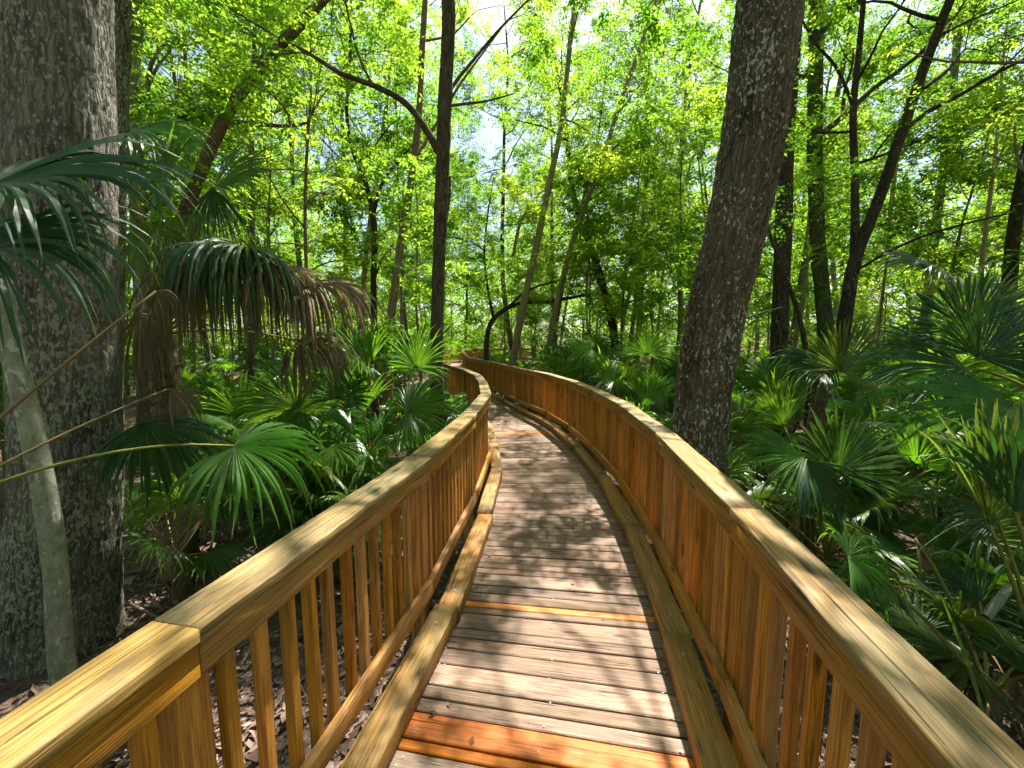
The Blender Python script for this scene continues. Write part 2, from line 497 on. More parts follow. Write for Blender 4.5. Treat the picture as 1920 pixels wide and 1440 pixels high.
def make_deck():
    root = empty('boardwalk', (0, 1, 0))
    tag(root, 'weathered boardwalk deck of cross planks between two curb beams, winding into the forest', 'boardwalk')
    m = MB()
    s = 0.3
    yc = lambda yy: float(np.interp(yy, CN[:200, 1], CS[:200]))
    special = [(yc(1.39), .052, 'narrow orange strip at the near end of the deck'), (yc(1.39) + .052, .128, 'wide bright orange replacement plank near the front'),
               (yc(2.325), .058, 'thin orange strip a few planks ahead of the wide one'), (yc(7.1), .14, 'orange replacement plank far down the deck')]
    while s < CS[-1] - .3:
        w = random.choice((.14, .14, .14, .092, .14, .075, .11))
        new = None
        for (s0, w0, lab) in special:
            if abs(s0 - s) < .004: w, new = w0, lab
            elif s < s0 < s + w + .03: w = s0 - s
        c0, l0, h0 = cat(s); c1, l1, h1 = cat(s + w)
        g = random.uniform(.0025, .005)
        tgt = MB() if new else m
        e = .035
        La, Ra = c0 + l0 * (h0 - e), c0 - l0 * (h0 - e)
        Lb, Rb = c1 + l1 * (h1 - e), c1 - l1 * (h1 - e)
        d = nrm(c1 - c0)
        La, Ra, Lb, Rb = La + d * g, Ra + d * g, Lb - d * g, Rb - d * g
        dz = random.uniform(-.002, .002); r = .004
        tilt = random.uniform(-.0015, .0015)
        prof = [(0, -.038), (0, -r), (.3 * r / w * 3, -r * .3), (r / w * 1.4, 0), (.5, .0012), (1 - r / w * 1.4, 0), (1 - .3 * r / w * 3, -r * .3), (1, -r), (1, -.038)]
        K = 9; n = len(prof); vs, us = [], []
        ro = np.random.default_rng(int(s * 1000)).random(3) * 50
        ph = random.random() * 6
        for j in range(K):
            q = j / (K - 1)
            a, b = La + (Ra - La) * q, Lb + (Rb - Lb) * q
            for (x, z) in prof:
                p = a + (b - a) * x
                zz = z + dz + tilt * (x - .5) + .0012 * math.sin(q * 5 + ph)
                vs.append((p[0], p[1] - 1, zz)); us.append((q * 2 * h0 + ro[0], x * w + ro[1], z + ro[2]))
        qd = [[j * n + i, (j + 1) * n + i, (j + 1) * n + (i + 1) % n, j * n + (i + 1) % n] for j in range(K - 1) for i in range(n)]
        tgt.add(vs, qd, None, [list(range(n)), list(range((K - 1) * n, K * n))[::-1]], us, random.random())
        if new:
            o = tgt.build('replacement_plank', M['newboard'], root); o['label'] = new
        s += w
    m.build('decking', M['deck'], root)
    sc = MB(); s = .42
    while s < 8:
        c0, l0, h0 = cat(s)
        for q in (-.80, -.76, .76, .80, .01):
            p = c0 + l0 * (h0 * q + RNG.normal(0, .004)) + RNG.normal(0, .008, 2)
            disc(sc, (p[0], p[1] - 1, .0016), .0046, .0016)
        s += .125
    sc.build('screw_heads', M['bolt'], root)['kind'] = 'stuff'
    # curb beams and the blocks that carry them
    for P, side, inn, ph in ((LS, 1, .145, 7), (RS, -1, .115, 16)):
        idx = np.arange(ph, len(P) - 2, 26)
        Q = P[idx]; n2 = bis(Q, side)
        for i in range(len(Q) - 1):
            j = random.uniform(-.012, .012)
            z = random.uniform(-.004, .008)
            sec = section(-inn + j, -inn + .138 + j, .006, .098 + z, .006, 3)
            mm = MB(); prism(mm, Q[i] - (0, 1), Q[i + 1] - (0, 1), n2[i], n2[i + 1], sec, .003, None, .0015)
            o = mm.build('curb_beam', M['curb'], root, True)
            bm_ = MB()
            for f_ in (.12, .88):
                p = Q[i] + (Q[i + 1] - Q[i]) * f_ + n2[i] * (-inn + j + .069)
                disc(bm_, (p[0], p[1] - 1, .098 + z), .011, .005)
            bm_.build('carriage_bolt', M['bolt'], o)
    # stringers under the planks
    for off in (-.62, 0, .62):
        mm = MB()
        k = np.arange(0, len(CN) - 1, 28)
        Q = CN[k] + CL[k] * off * (HW[k] / .72)[:, None]
        n2 = bis(Q, 1)
        for i in range(len(Q) - 1):
            prism(mm, Q[i] - (0, 1), Q[i + 1] - (0, 1), n2[i], n2[i + 1], section(-.02, .02, -.23, -.042, .003, 2), .001)
        mm.build('stringer', M['under'], root)


make_deck()
# ------------------------------------------------------------------ trunks and limbs
def vnoise(x, y, px, seed):
    """Smooth value noise, periodic in x with px cells."""
    g = np.random.default_rng(seed).random((px, 400))
    xi = np.floor(x).astype(int); yi = np.floor(y).astype(int)
    fx, fy = x - xi, y - yi
    fx = fx * fx * (3 - 2 * fx); fy = fy * fy * (3 - 2 * fy)
    x0, x1 = xi % px, (xi + 1) % px; y0, y1 = yi % 400, (yi + 1) % 400
    return (g[x0, y0] * (1 - fx) + g[x1, y0] * fx) * (1 - fy) + (g[x0, y1] * (1 - fx) + g[x1, y1] * fx) * fy


def smooth_path(pts, rad, k):
    pts = np.asarray(pts, float); rad = np.asarray(rad, float)
    s = np.concatenate([[0], np.cumsum(np.linalg.norm(np.diff(pts, axis=0), axis=1))])
    t_ = np.linspace(0, s[-1], k)
    d = np.gradient(pts, s, axis=0)
    i = np.clip(np.searchsorted(s, t_, side='right') - 1, 0, len(s) - 2)
    h = (s[i + 1] - s[i])[:, None]; x = (t_ - s[i])[:, None] / h
    h00 = 2 * x ** 3 - 3 * x ** 2 + 1; h10 = x ** 3 - 2 * x ** 2 + x; h01 = -2 * x ** 3 + 3 * x ** 2; h11 = x ** 3 - x ** 2
    p = h00 * pts[i] + h10 * h * d[i] + h01 * pts[i + 1] + h11 * h * d[i + 1]
    return p, np.interp(t_, s, rad), t_


def tube(m, pts, rad, nseg=10, k=None, seed=0, ridge=0.0, lump=0.06, flare=None, ring=0.0, rnd=.5):
    """Tapered limb along a path; ridge = depth of bark ridges in metres."""
    k = k or max(4, 4 * len(pts))
    p, r, s = smooth_path(pts, rad, k)
    tg = nrm(np.gradient(p, axis=0))
    ref = np.array([1.0, 0, 0]) if abs(tg[0][0]) < .8 else np.array([0, 1.0, 0])
    a1 = nrm(np.cross(tg, ref)); a2 = np.cross(tg, a1)
    an = np.linspace(0, 2 * PI, nseg + 1)[:-1]
    A, S = np.meshgrid(an, s)
    R = np.repeat(r[:, None], nseg, 1)
    R = R * (1 + lump * (vnoise(A / (2 * PI) * 5, S / max(r.mean() * 3.5, .05), 5, seed) - .5) * 2)
    if flare is not None:
        lobes = vnoise(A / (2 * PI) * 6, S * 0 + .5, 6, seed + 5)
        R = R + flare * np.exp(-S / .28) * (.35 + .9 * lobes)
    if ridge:
        cells = max(8, int(round(2 * PI * r.mean() / .034)))
        wob = 2.2 * vnoise(A / (2 * PI) * 4, S * 3, 4, seed + 1)
        v1 = vnoise(A / (2 * PI) * cells + wob, S / .15, cells, seed + 2)
        v2 = vnoise(A / (2 * PI) * cells * 2 + wob * 2, S / .05, cells * 2, seed + 3)
        rg = 1 - np.abs(2 * v1 - 1) ** .7
        R = R + ridge * (rg - .5) + ridge * .5 * (v2 - .5)
    if ring:
        R = R * (1 + ring * np.abs(np.sin(S / .045)) * (.6 + .8 * vnoise(A / (2 * PI) * 9, S / .05, 9, seed + 4)))
    v = p[:, None] + R[..., None] * (np.cos(A)[..., None] * a1[:, None] + np.sin(A)[..., None] * a2[:, None])
    u = np.stack([R * np.cos(A) + seed * 1.7, R * np.sin(A) + seed * .9, S], -1)
    i = np.arange(k * nseg).reshape(k, nseg)
    j = np.roll(i, -1, 1)
    q = np.stack([i[:-1], j[:-1], j[1:], i[1:]], -1).reshape(-1, 4)
    m.add(v.reshape(-1, 3), q, None, [list(i[-1])], u.reshape(-1, 3), rnd)


def leaves(m, tips, dirs, n_twig, n_leaf, tw_len, size, rng, flat=.35, droop=.25):
    """Sprays of single leaves: around every branch tip a few twigs, and leaves set alternately along each twig."""
    tips = np.asarray(tips, float); dirs = np.asarray(dirs, float)
    T = len(tips)
    base = np.repeat(tips, n_twig, 0) + rng.normal(0, tw_len * .24, (T * n_twig, 3)) * [1, 1, .6]
    d = rng.normal(0, 1, (T * n_twig, 3)) * [1, 1, flat] + np.repeat(dirs, n_twig, 0) * .9
    d[:, 2] -= droop
    d = nrm(d)
    L = tw_len * rng.uniform(.6, 1.3, len(d))
    up = nrm(np.array([0, 0, 1.0]) + rng.normal(0, .28, (len(d), 3)))
    sd_ = nrm(np.cross(d, up)); up = nrm(np.cross(sd_, d))
    N = len(d) * n_leaf
    s = np.tile(np.linspace(.12, 1, n_leaf), len(d)) + rng.normal(0, .03, N)
    alt = np.tile(np.where(np.arange(n_leaf) % 2, 1.0, -1.0), len(d))
    rp = lambda a: np.repeat(a, n_leaf, 0)
    D, S, U, B = rp(d), rp(sd_), rp(up), rp(base)
    pos = B + D * (s * rp(L))[:, None]
    pos[:, 2] -= (s ** 2) * rp(L) * .18
    ld = nrm(D * rng.uniform(.35, .8, (N, 1)) + S * (alt * rng.uniform(.6, 1, N))[:, None] + rng.normal(0, .22, (N, 3)) + [0, 0, -.18])
    ln = nrm(U + rng.normal(0, .33, (N, 3)))
    ls = nrm(np.cross(ln, ld)); ln = np.cross(ld, ls)
    z = size * rng.uniform(.6, 1.3, N)[:, None]
    w = z * .27
    p0 = pos; p2 = pos + ld * z - ln * z * .12
    mid = pos + ld * z * .45
    p1 = mid + ls * w + ln * z * .05; p3 = mid - ls * w + ln * z * .05
    v = np.stack([p0, p1, p2, p3], 1).reshape(-1, 3)
    q = np.arange(N * 4).reshape(N, 4)
    tr = np.repeat(rng.random(T), n_twig * n_leaf)
    r = np.clip(.55 * tr + .45 * rng.random(N), 0, 1)
    m.add(v, q, None, None, v, np.repeat(r, 4))


def grow(m, tips, dirs, p, d, L, r, depth, rng, seg=7, up=.12, spread=.75, nb=(2, 4)):
    """A limb that bends, carries twigs and forks; collects tips."""
    pts, rad = [np.array(p)], [r]
    d = nrm(d)
    k = 4
    for i in range(k):
        d = nrm(d + rng.normal(0, .16, 3) + [0, 0, up * .3])
        pts.append(pts[-1] + d * L / k); rad.append(r * (1 - .62 * (i + 1) / k))
    tube(m, pts, rad, max(4, seg), 7, int(rng.integers(1e6)), 0, .05)
    if depth == 0:
        tips += [pts[-1], (pts[-2] + pts[-1]) / 2, pts[2]]; dirs += [d, d, d]
        return
    n = rng.integers(*nb)
    for i in range(n):
        j = rng.integers(1, k + 1) if i else k
        q = pts[j]
        side = nrm(np.cross(d, rng.normal(0, 1, 3)))
        nd = nrm(d * .75 + side * spread + [0, 0, up * .5])
        grow(m, tips, dirs, q, nd, L * rng.uniform(.55, .78), max(.006, rad[j] * .72), depth - 1, rng, max(4, seg - 2), up, spread, nb)
    tips.append(pts[-1]); dirs.append(d)


def proto_tree(name, seed, h, r, crown0, reach, n_limb, depth, tw, nl, tl, size, leaf, bk, lean=.05, up=.12):
    rng = np.random.default_rng(seed)
    root = empty(name)
    m = MB(); tips, dirs = [], []
    pts, rad = [np.array([0, 0, -.35])], [r * 1.25]
    p = np.array([0, 0, 0.0]); d = np.array([rng.normal(0, lean), rng.normal(0, lean), 1.0])
    K = 7
    for i in range(K):
        pts.append(p.copy()); rad.append(r * (1 - .75 * i / K))
        d = nrm(d + rng.normal(0, .05, 3) * [1, 1, 0]); p = p + d * h / K
    pts.append(p); rad.append(r * .16)
    tube(m, pts, rad, 12, 40, seed, 0, .09, flare=r * .5)
    pp, rr, ss = smooth_path(pts, rad, 60)
    for i in range(n_limb):
        zf = crown0 + (h * .97 - crown0) * ((i + rng.random()) / n_limb)
        j = int(np.argmin(abs(pp[:, 2] - zf)))
        az = i * 2.4 + rng.normal(0, .5)
        f = 1 - .55 * (zf - crown0) / max(h - crown0, .1)
        grow(m, tips, dirs, pp[j], (math.cos(az), math.sin(az), rng.uniform(.05, .7)), reach * f * rng.uniform(.7, 1.2) * .62, max(.01, rr[j] * .5), depth, rng, 7, up)
    m.build('trunk', M[bk], root, True)
    c = MB(); leaves(c, tips, dirs, tw, nl, tl, size, rng)
    c.build('crown', M[leaf], root)
    root['n'] = len(tips)
    return root


def hero(name, label, parts, bk, ridge=0.0, nseg=14, k=60, flare=0.0, seed=1, loc=None, crown=None, leaf='leaf', lump=.06, cat='tree', group=None):
    """A tree whose trunk and limbs follow given paths. parts = [(points, radii), ...]; crown = dict for leaf sprays."""
    loc = np.array(parts[0][0][0] if loc is None else loc, float)
    root = empty(name, loc)
    tag(root, label, cat, group)
    m = MB(); rng = np.random.default_rng(seed)
    for i, (p, r) in enumerate(parts):
        p = np.asarray(p, float) - loc
        if i == 0: tube(m, p, r, nseg, k, seed, ridge, lump, flare=flare)
        else: tube(m, p, r, 9, 26, seed + i, 0, lump)
    tips, dirs = [], []
    if crown:
        for (p, d, L, r, dep) in crown.get('limbs', []):
            grow(m, tips, dirs, np.asarray(p) - loc, d, L, r, dep, rng, 7, crown.get('up', .1), crown.get('spread', .75))
        for p in crown.get('tips', []):
            tips.append(np.asarray(p) - loc); dirs.append(rng.normal(0, .6, 3))
    m.build('trunk', M[bk], root, True)
    if tips:
        c = MB(); leaves(c, tips, dirs, crown.get('tw', 6), crown.get('nl', 9), crown.get('tl', .4), crown.get('size', .07), rng)
        c.build('crown', M[leaf], root)
    return root


def to_ground(p, dx=0, dy=0):
    x, y = p[0] + dx, p[1] + dy
    return np.array([x, y, float(ground_h(x, y)) - .25])


def ext(path, top, wob=.3, seed=0):
    """Carry a path on upward, out of the frame."""
    rng = np.random.default_rng(seed)
    a, b = np.asarray(path[-2]), np.asarray(path[-1])
    d = nrm(b - a); out = list(path); p = b.copy()
    while p[2] < top:
        d = nrm(d + rng.normal(0, .06, 3) + [0, 0, .08]); p = p + d * 1.5; out.append(p.copy())
    return out


def canopy_limbs(path, rad, n, z0, L, rng, dep=2, bias=None):
    pp, rr, s = smooth_path(path, rad, 80)
    out = []
    zt = pp[:, 2].max()
    for i in range(n):
        z = z0 + (zt - z0) * (i + rng.random()) / n
        j = int(np.argmin(abs(pp[:, 2] - z)))
        az = i * 2.4 + rng.normal(0, .4)
        d = np.array([math.cos(az), math.sin(az), rng.uniform(.1, .7)])
        if bias is not None: d = d + bias
        out.append((pp[j], d, L * rng.uniform(.6, 1.1), max(.012, rr[j] * .5), dep))
    return out


# ---- the two big trunks next to the rails
P = [to_ground(W(118, 1250, 3.0))] + [W(118, 1180, 3.0), W(124, 1000, 3.0), W(128, 700, 3.0), W(118, 350, 3.0), W(110, 0, 3.0)]
P = ext(P, 13, seed=2); R_ = [.36, .34, .31, .295, .288, .28] + list(np.linspace(.27, .1, len(P) - 6))
hero('broadleaf_tree', 'thick grey lichen covered trunk at the left edge, hung about with palm fronds', [(P, R_)], 'bark_grey', .014, 150, 420, .14, 11,
     crown=dict(limbs=canopy_limbs(P, R_, 9, 7.5, 3.0, RNG), tw=5, nl=9, tl=.45, size=.085))
P = [to_ground(W(1290, 1170, 3.4))] + [W(1294, 1100, 3.4), W(1306, 880, 3.4), W(1318, 740, 3.4), W(1340, 600, 3.4), W(1386, 400, 3.4), W(1420, 200, 3.4), W(1443, 0, 3.4)]
P = ext(P, 15, seed=3); R_ = [.30, .27, .232, .222, .226, .222, .228, .232] + list(np.linspace(.22, .08, len(P) - 8))
hero('broadleaf_tree', 'leaning dark trunk with ridged bark and pale lichen flecks beyond the right railing', [(P, R_)], 'bark_brown', .024, 150, 460, .10, 23,
     crown=dict(limbs=canopy_limbs(P, R_, 6, 7.5, 3.0, RNG, bias=np.array([.3, .1, 0])) + [(P[9], (-.08, .9, .45), 4.2, .032, 2), (P[10], (-.25, .8, .3), 4.0, .03, 2), (P[8], (.1, .95, .6), 4.4, .032, 2), (P[11], (-.4, .75, .2), 4.2, .03, 2), (P[9], (.3, .85, .45), 3.8, .03, 2), (P[9], (.1, .5, .45), 3.0, .05, 2), (P[8], (.35, .65, .5), 3.2, .05, 2), (P[9], (-.8, .42, .35), 3.4, .05, 2)]  # hand-set limbs above the frame, added to shade the rails and deck
                 + [(P[9], (gx + .223 * 8.6 - P[9][0], gy + .483 * 8.6 - P[9][1], 8.6 - P[9][2]), float(np.linalg.norm([gx + .223 * 8.6 - P[9][0], gy + .483 * 8.6 - P[9][1], 8.6 - P[9][2]])), .025, 0) for gx, gy in ((-.4, .9), (.3, .7), (.9, .9), (-.1, 1.5), (.7, 1.6), (0, 2.2), (.6, 2.4), (1.1, .2), (-.8, .4))], tw=8, nl=8, tl=.27, size=.09))  # unseen leafy limbs aimed up-sun of near deck points to cast dapples
# slender trunk in front of the left one
P = [to_ground(W(122, 1600, 2.3))] + [W(118, 1400, 2.3), W(112, 1200, 2.3), W(100, 1030, 2.3), W(76, 880, 2.3), W(48, 760, 2.3), W(18, 640, 2.3), W(-12, 500, 2.3), W(-60, 330, 2.3), W(-130, 60, 2.3)]
P = ext(P, 8, seed=4); R_ = [.07, .063, .058, .055, .054, .052, .05, .048, .044, .04] + list(np.linspace(.036, .015, len(P) - 10))
hero('slender_tree', 'slender pale grey green trunk bending past the thick left trunk', [(P, R_)], 'bark_palegrey', .003, 40, 200, .03, 31,
     crown=dict(limbs=canopy_limbs(P, R_, 5, 5.5, 1.6, RNG, 1), tw=5, nl=9, tl=.4, size=.07), lump=.05)
# trunk peeping out behind the left one
P = [to_ground(W(200, 900, 6.0)), W(205, 700, 6.0), W(215, 200, 6.0), W(219, 0, 6.0)]
P = ext(P, 16, seed=5); R_ = np.linspace(.17, .08, len(P))
hero('broadleaf_tree', 'grey trunk half hidden just behind the thick left trunk', [(P, R_)], 'bark_grey', 0, 20, 60, .05, 41,
     crown=dict(limbs=canopy_limbs(P, R_, 8, 8, 3.0, RNG), tw=5, nl=9, tl=.5, size=.09))
P = [to_ground(W(272, 800, 8.0)), W(270, 640, 8.0), W(267, 540, 8.0), W(260, 430, 8.0), W(254, 280, 8.0), W(250, 100, 8.0)]
P = ext(P, 14, seed=6); R_ = np.linspace(.15, .07, len(P))
hero('broadleaf_tree', 'mottled grey trunk right of the thick left trunk, above the brown hanging fronds', [(P, R_)], 'bark_thin', 0, 18, 60, .05, 43,
     crown=dict(limbs=canopy_limbs(P, R_, 6, 6, 2.4, RNG), tw=5, nl=9, tl=.5, size=.085), leaf='leaf_y')
# leaning trunk, upper left
P = [to_ground(W(250, 760, 7.5)), W(300, 520, 7.5), W(360, 365, 7.4), W(440, 190, 7.2), W(500, 112, 7.1), W(575, 32, 7.0)]
P = ext(P, 13, seed=7); R_ = [.12, .105, .098, .092, .085, .075] + list(np.linspace(.065, .03, len(P) - 6))
hero('leaning_tree', 'brown trunk leaning steeply to the right across the upper left canopy', [(P, R_), ([W(505, 108, 7.1), W(470, 60, 6.9), W(440, 40, 6.8)], [.03, .02, .01])], 'bark_tan', 0, 22, 90, .05, 47,
     crown=dict(limbs=canopy_limbs(P, R_, 5, 5.0, 2.0, RNG), tw=5, nl=9, tl=.45, size=.075), leaf='leaf_y')
# straight dark trunk left of the path, with its long left branch
P = [to_ground(W(820, 880, 6.5)), W(820, 760, 6.5), W(819, 640, 6.5), W(822, 520, 6.5), W(827, 380, 6.5), W(834, 200, 6.5), W(841, 20, 6.5)]
P = ext(P, 15, seed=8); R_ = [.125, .112, .102, .10, .102, .104, .10] + list(np.linspace(.095, .04, len(P) - 7))
lb = [W(822, 285, 6.5), W(797, 240, 6.45), W(762, 195, 6.4), W(700, 160, 6.3), W(640, 138, 6.2), W(575, 98, 6.1), W(520, 70, 6.0)]
rb = [W(828, 200, 6.5), W(850, 160, 6.6), W(890, 110, 6.8), W(930, 62, 7), W(985, 5, 7.2)]
hero('broadleaf_tree', 'straight dark trunk standing just left of the boardwalk where the railing bends', [(P, R_), (lb, [.06, .052, .045, .04, .034, .026, .015]), (rb, [.03, .028, .024, .02, .014]),
     ([W(832, 200, 6.5), W(870, 195, 6.4), W(910, 190, 6.3), W(965, 175, 6.2)], [.025, .02, .014, .008]),
     ([W(840, 330, 6.6), W(838, 370, 6.7), W(833, 420, 6.65), W(828, 470, 6.55)], [.05, .06, .05, .03]),
     ([W(824, 560, 6.5), W(845, 566, 6.4), W(866, 575, 6.3)], [.012, .009, .004]), ([W(824, 632, 6.5), W(842, 615, 6.4), W(858, 600, 6.3)], [.012, .009, .004])],
     'bark_plain', .008, 50, 300, .05, 53,
     crown=dict(limbs=canopy_limbs(P, R_, 5, 6.2, 2.2, RNG) + [(lb[3], (-.5, -.2, .6), 1.2, .02, 1), (lb[4], (-.4, .3, .5), 1.2, .02, 1), (lb[6], (-.6, 0, .3), 1.2, .015, 1), (rb[4], (.5, .2, .6), 1.2, .015, 1)], tw=6, nl=9, tl=.4, size=.07))
# thin trees left of it
P = [to_ground(W(726, 690, 9.0)), W(732, 600, 9.0), W(742, 530, 9.0), W(752, 455, 9.0), W(765, 380, 9.0), W(776, 300, 9.0), W(785, 220, 9.0), W(791, 100, 9.0), W(797, 0, 9.0)]
P = ext(P, 15, seed=9); R_ = list(np.linspace(.10, .055, 9)) + list(np.linspace(.05, .02, len(P) - 9))
br = [W(772, 318, 9.0), W(800, 262, 9.1), W(826, 220, 9.2), W(858, 165, 9.3), W(905, 100, 9.5), W(950, 40, 9.7)]
hero('slender_tree', 'thin mottled tree leaning right, its stem running up close to the straight dark trunk', [(P, R_), (br, [.04, .036, .032, .028, .02, .012]), ([W(745, 520, 9), W(765, 440, 9.1), W(790, 438, 9.2)], [.03, .022, .01])], 'bark_tan', 0, 14, 90, .04, 59,
     crown=dict(limbs=canopy_limbs(P, R_, 5, 6.5, 2.2, RNG) + [(br[5], (.4, .2, .5), 1.5, .012, 1)], tw=6, nl=9, tl=.45, size=.075), leaf='leaf_y')
P = [to_ground(W(703, 660, 11)), W(700, 540, 11), W(699, 400, 11), W(686, 345, 11), W(663, 288, 11), W(650, 200, 11), W(655, 150, 11)]
P = ext(P, 12, seed=10); R_ = [.09, .08, .075, .06, .05, .04, .035] + list(np.linspace(.03, .015, len(P) - 7))
b2 = [W(699, 405, 11), W(716, 345, 11), W(738, 312, 11.1), W(770, 275, 11.2), W(790, 230, 11.3)]
hero('slender_tree', 'thin forked tree whose two limbs spread wide above the left palmettos', [(P, R_), (b2, [.055, .045, .036, .026, .015]), ([W(700, 530, 11), W(720, 480, 11.1), W(740, 455, 11.2)], [.03, .022, .012])], 'bark_dark', 0, 14, 80, .04, 61,
     crown=dict(limbs=canopy_limbs(P, R_, 7, 5.5, 2.2, RNG) + [(b2[4], (.4, .2, .8), 1.6, .015, 1), (b2[3], (.6, -.4, .3), 1.2, .015, 1)], tw=6, nl=9, tl=.45, size=.085))
# two leaning tan poles right of the path
P = [to_ground(W(955, 730, 13)), W(962, 680, 13), W(984, 560, 13), W(1010, 440, 13), W(1034, 325, 13), W(1050, 250, 13), W(1062, 150, 13)]
P = ext(P, 14, seed=12); R_ = [.125, .115, .11, .10, .092, .08, .07] + list(np.linspace(.08, .03, len(P) - 7))
hero('slender_tree', 'left of the two leaning tan poles rising behind the right railing', [(P, R_), ([W(962, 480, 13.3), W(975, 420, 13.4), W(1005, 370, 13.5), W(1035, 340, 13.6)], [.05, .045, .035, .02])], 'bark_pale', 0, 16, 70, .04, 67,
     crown=dict(limbs=canopy_limbs(P, R_, 6, 8.0, 2.0, RNG), tips=[W(1045 + RNG.normal(0, 26), RNG.uniform(60, 340), 12.8 + RNG.normal(0, .3)) for _ in range(34)], tw=5, nl=8, tl=.5, size=.09), leaf='leaf_y')
P = [to_ground(W(1018, 720, 14)), W(1026, 670, 14), W(1049, 545, 14), W(1084, 420, 14), W(1130, 300, 14), W(1160, 200, 14)]
P = ext(P, 14, seed=13); R_ = [.105, .10, .092, .084, .075, .065] + list(np.linspace(.07, .03, len(P) - 6))
hero('slender_tree', 'right of the two leaning tan poles rising behind the right railing', [(P, R_), ([W(1055, 530, 14), W(1068, 500, 14.1), W(1090, 470, 14.2)], [.03, .02, .01])], 'bark_pale', 0, 16, 70, .04, 71,
     crown=dict(limbs=canopy_limbs(P, R_, 6, 8.0, 2.0, RNG), tips=[W(1140 + RNG.normal(0, 28), RNG.uniform(80, 320), 13.8 + RNG.normal(0, .3)) for _ in range(34)], tw=5, nl=8, tl=.5, size=.09))
# the arched tree
P = [to_ground(W(910, 720, 15.00)), W(912, 670, 15.00), W(913, 635, 15.00), W(922, 603, 15.00), W(944, 582, 15.00), W(975, 569, 15.12), W(1028, 566, 15.24), W(1072, 558, 15.36), W(1102, 555, 15.48), W(1112, 572, 15.60), W(1110, 606, 15.72)]
hero('arched_tree', 'dark arched tree that bends over to the right low behind the railing', [(P, [.12, .10, .094, .088, .084, .074, .066, .06, .054, .036, .018]),
     ([W(950, 578, 15.00), W(988, 546, 14.76), W(1040, 528, 14.64), W(1112, 515, 14.52)], [.05, .042, .03, .014]),
     ([W(926, 600, 15.00), W(915, 545, 15.12), W(908, 470, 15.36), W(916, 390, 15.60)], [.06, .05, .04, .03])], 'bark_dark', 0, 14, 120, .04, 73,
     crown=dict(limbs=[(W(908, 470, 15.36), (-.5, 0, .5), 1.6, .03, 1), (W(916, 390, 15.60), (.4, .1, .8), 1.8, .03, 1), (W(1112, 515, 14.52), (.8, 0, .3), 1.2, .02, 1), (W(1105, 556, 15.48), (.5, 0, -.3), .8, .02, 1), (W(911, 510, 15.24), (.3, -.5, .3), 1.2, .02, 1)], tw=6, nl=9, tl=.4, size=.09), leaf='leaf')
# forked tree on the right
P = [to_ground(W(1570, 760, 8.5)), W(1577, 650, 8.5), W(1589, 565, 8.5), W(1602, 492, 8.5), W(1645, 380, 8.4), W(1690, 250, 8.3), W(1738, 112, 8.2), W(1790, -20, 8.1)]
P = ext(P, 14, seed=14); R_ = [.15, .135, .125, .115, .095, .088, .08, .07] + list(np.linspace(.06, .025, len(P) - 8))
fa = [W(1602, 500, 8.5), W(1603, 440, 8.5), W(1603, 350, 8.5), W(1600, 205, 8.5), W(1612, 80, 8.6), W(1622, -30, 8.7)]
fc = [W(1693, 245, 8.3), W(1742, 208, 8.2), W(1800, 178, 8.1), W(1860, 142, 7.9), W(1940, 100, 7.7)]
fd = [W(1600, 200, 8.5), W(1570, 130, 8.4), W(1525, 75, 8.2), W(1495, 20, 8.1)]
fe = [W(1610, 505, 8.5), W(1660, 475, 8.1), W(1745, 438, 7.6), W(1840, 412, 7.2), W(1940, 390, 6.9)]
hero('forked_tree', 'dark tree on the right that splits into a straight stem and a stem leaning right', [(P, R_), (fa, [.09, .075, .068, .06, .05, .04]), (fc, [.045, .042, .036, .03, .022]), (fd, [.032, .028, .022, .014]), (fe, [.03, .026, .022, .018, .01])], 'bark_dark', .006, 36, 220, .05, 79,
     crown=dict(limbs=canopy_limbs(P, R_, 8, 5.5, 2.4, RNG) + canopy_limbs(fa, [.09, .075, .068, .06, .05, .04], 4, 4.5, 1.6, RNG, 1) + [(fc[3], (.4, -.2, .4), 1.4, .02, 1), (fc[4], (.6, 0, .5), 1.5, .02, 1), (fd[3], (-.4, .2, .8), 1.4, .015, 1)], tw=6, nl=9, tl=.42, size=.07))
P = [to_ground(W(1552, 760, 10.5)), W(1548, 620, 10.5), W(1535, 480, 10.5), W(1528, 300, 10.5), W(1530, 0, 10.5)]
P = ext(P, 15, seed=15); R_ = [.2, .18, .165, .16, .15] + list(np.linspace(.14, .06, len(P) - 5))
vines = [W(1535 + RNG.normal(0, 24), y, 10.5 + RNG.normal(0, .25)) for y in np.linspace(-20, 600, 60)]
hero('broadleaf_tree', 'vine covered trunk close to the right of the leaning ridged trunk', [(P, R_)], 'bark_moss', 0, 20, 80, .06, 83,
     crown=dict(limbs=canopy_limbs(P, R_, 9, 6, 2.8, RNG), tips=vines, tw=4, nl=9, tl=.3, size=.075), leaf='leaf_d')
P = [to_ground(W(1722, 740, 14)), W(1735, 600, 14), W(1746, 500, 14), W(1755, 425, 14), W(1772, 280, 14), W(1790, 130, 14), W(1800, 0, 14)]
P = ext(P, 17, seed=16); R_ = np.linspace(.15, .05, len(P))
hero('broadleaf_tree', 'pale grey trunk far behind the leaning fork on the right', [(P, R_)], 'bark_thin', 0, 14, 70, .04, 89,
     crown=dict(limbs=canopy_limbs(P, R_, 9, 8, 2.6, RNG), tw=6, nl=9, tl=.5, size=.095), leaf='leaf_y')
P = [to_ground(W(1160, 720, 16)), W(1150, 620, 16), W(1136, 555, 16), W(1110, 470, 16), W(1078, 378, 16), W(1070, 330, 16)]
P = ext(P, 12, seed=17); R_ = [.17, .16, .15, .13, .11, .1] + list(np.linspace(.09, .04, len(P) - 6))
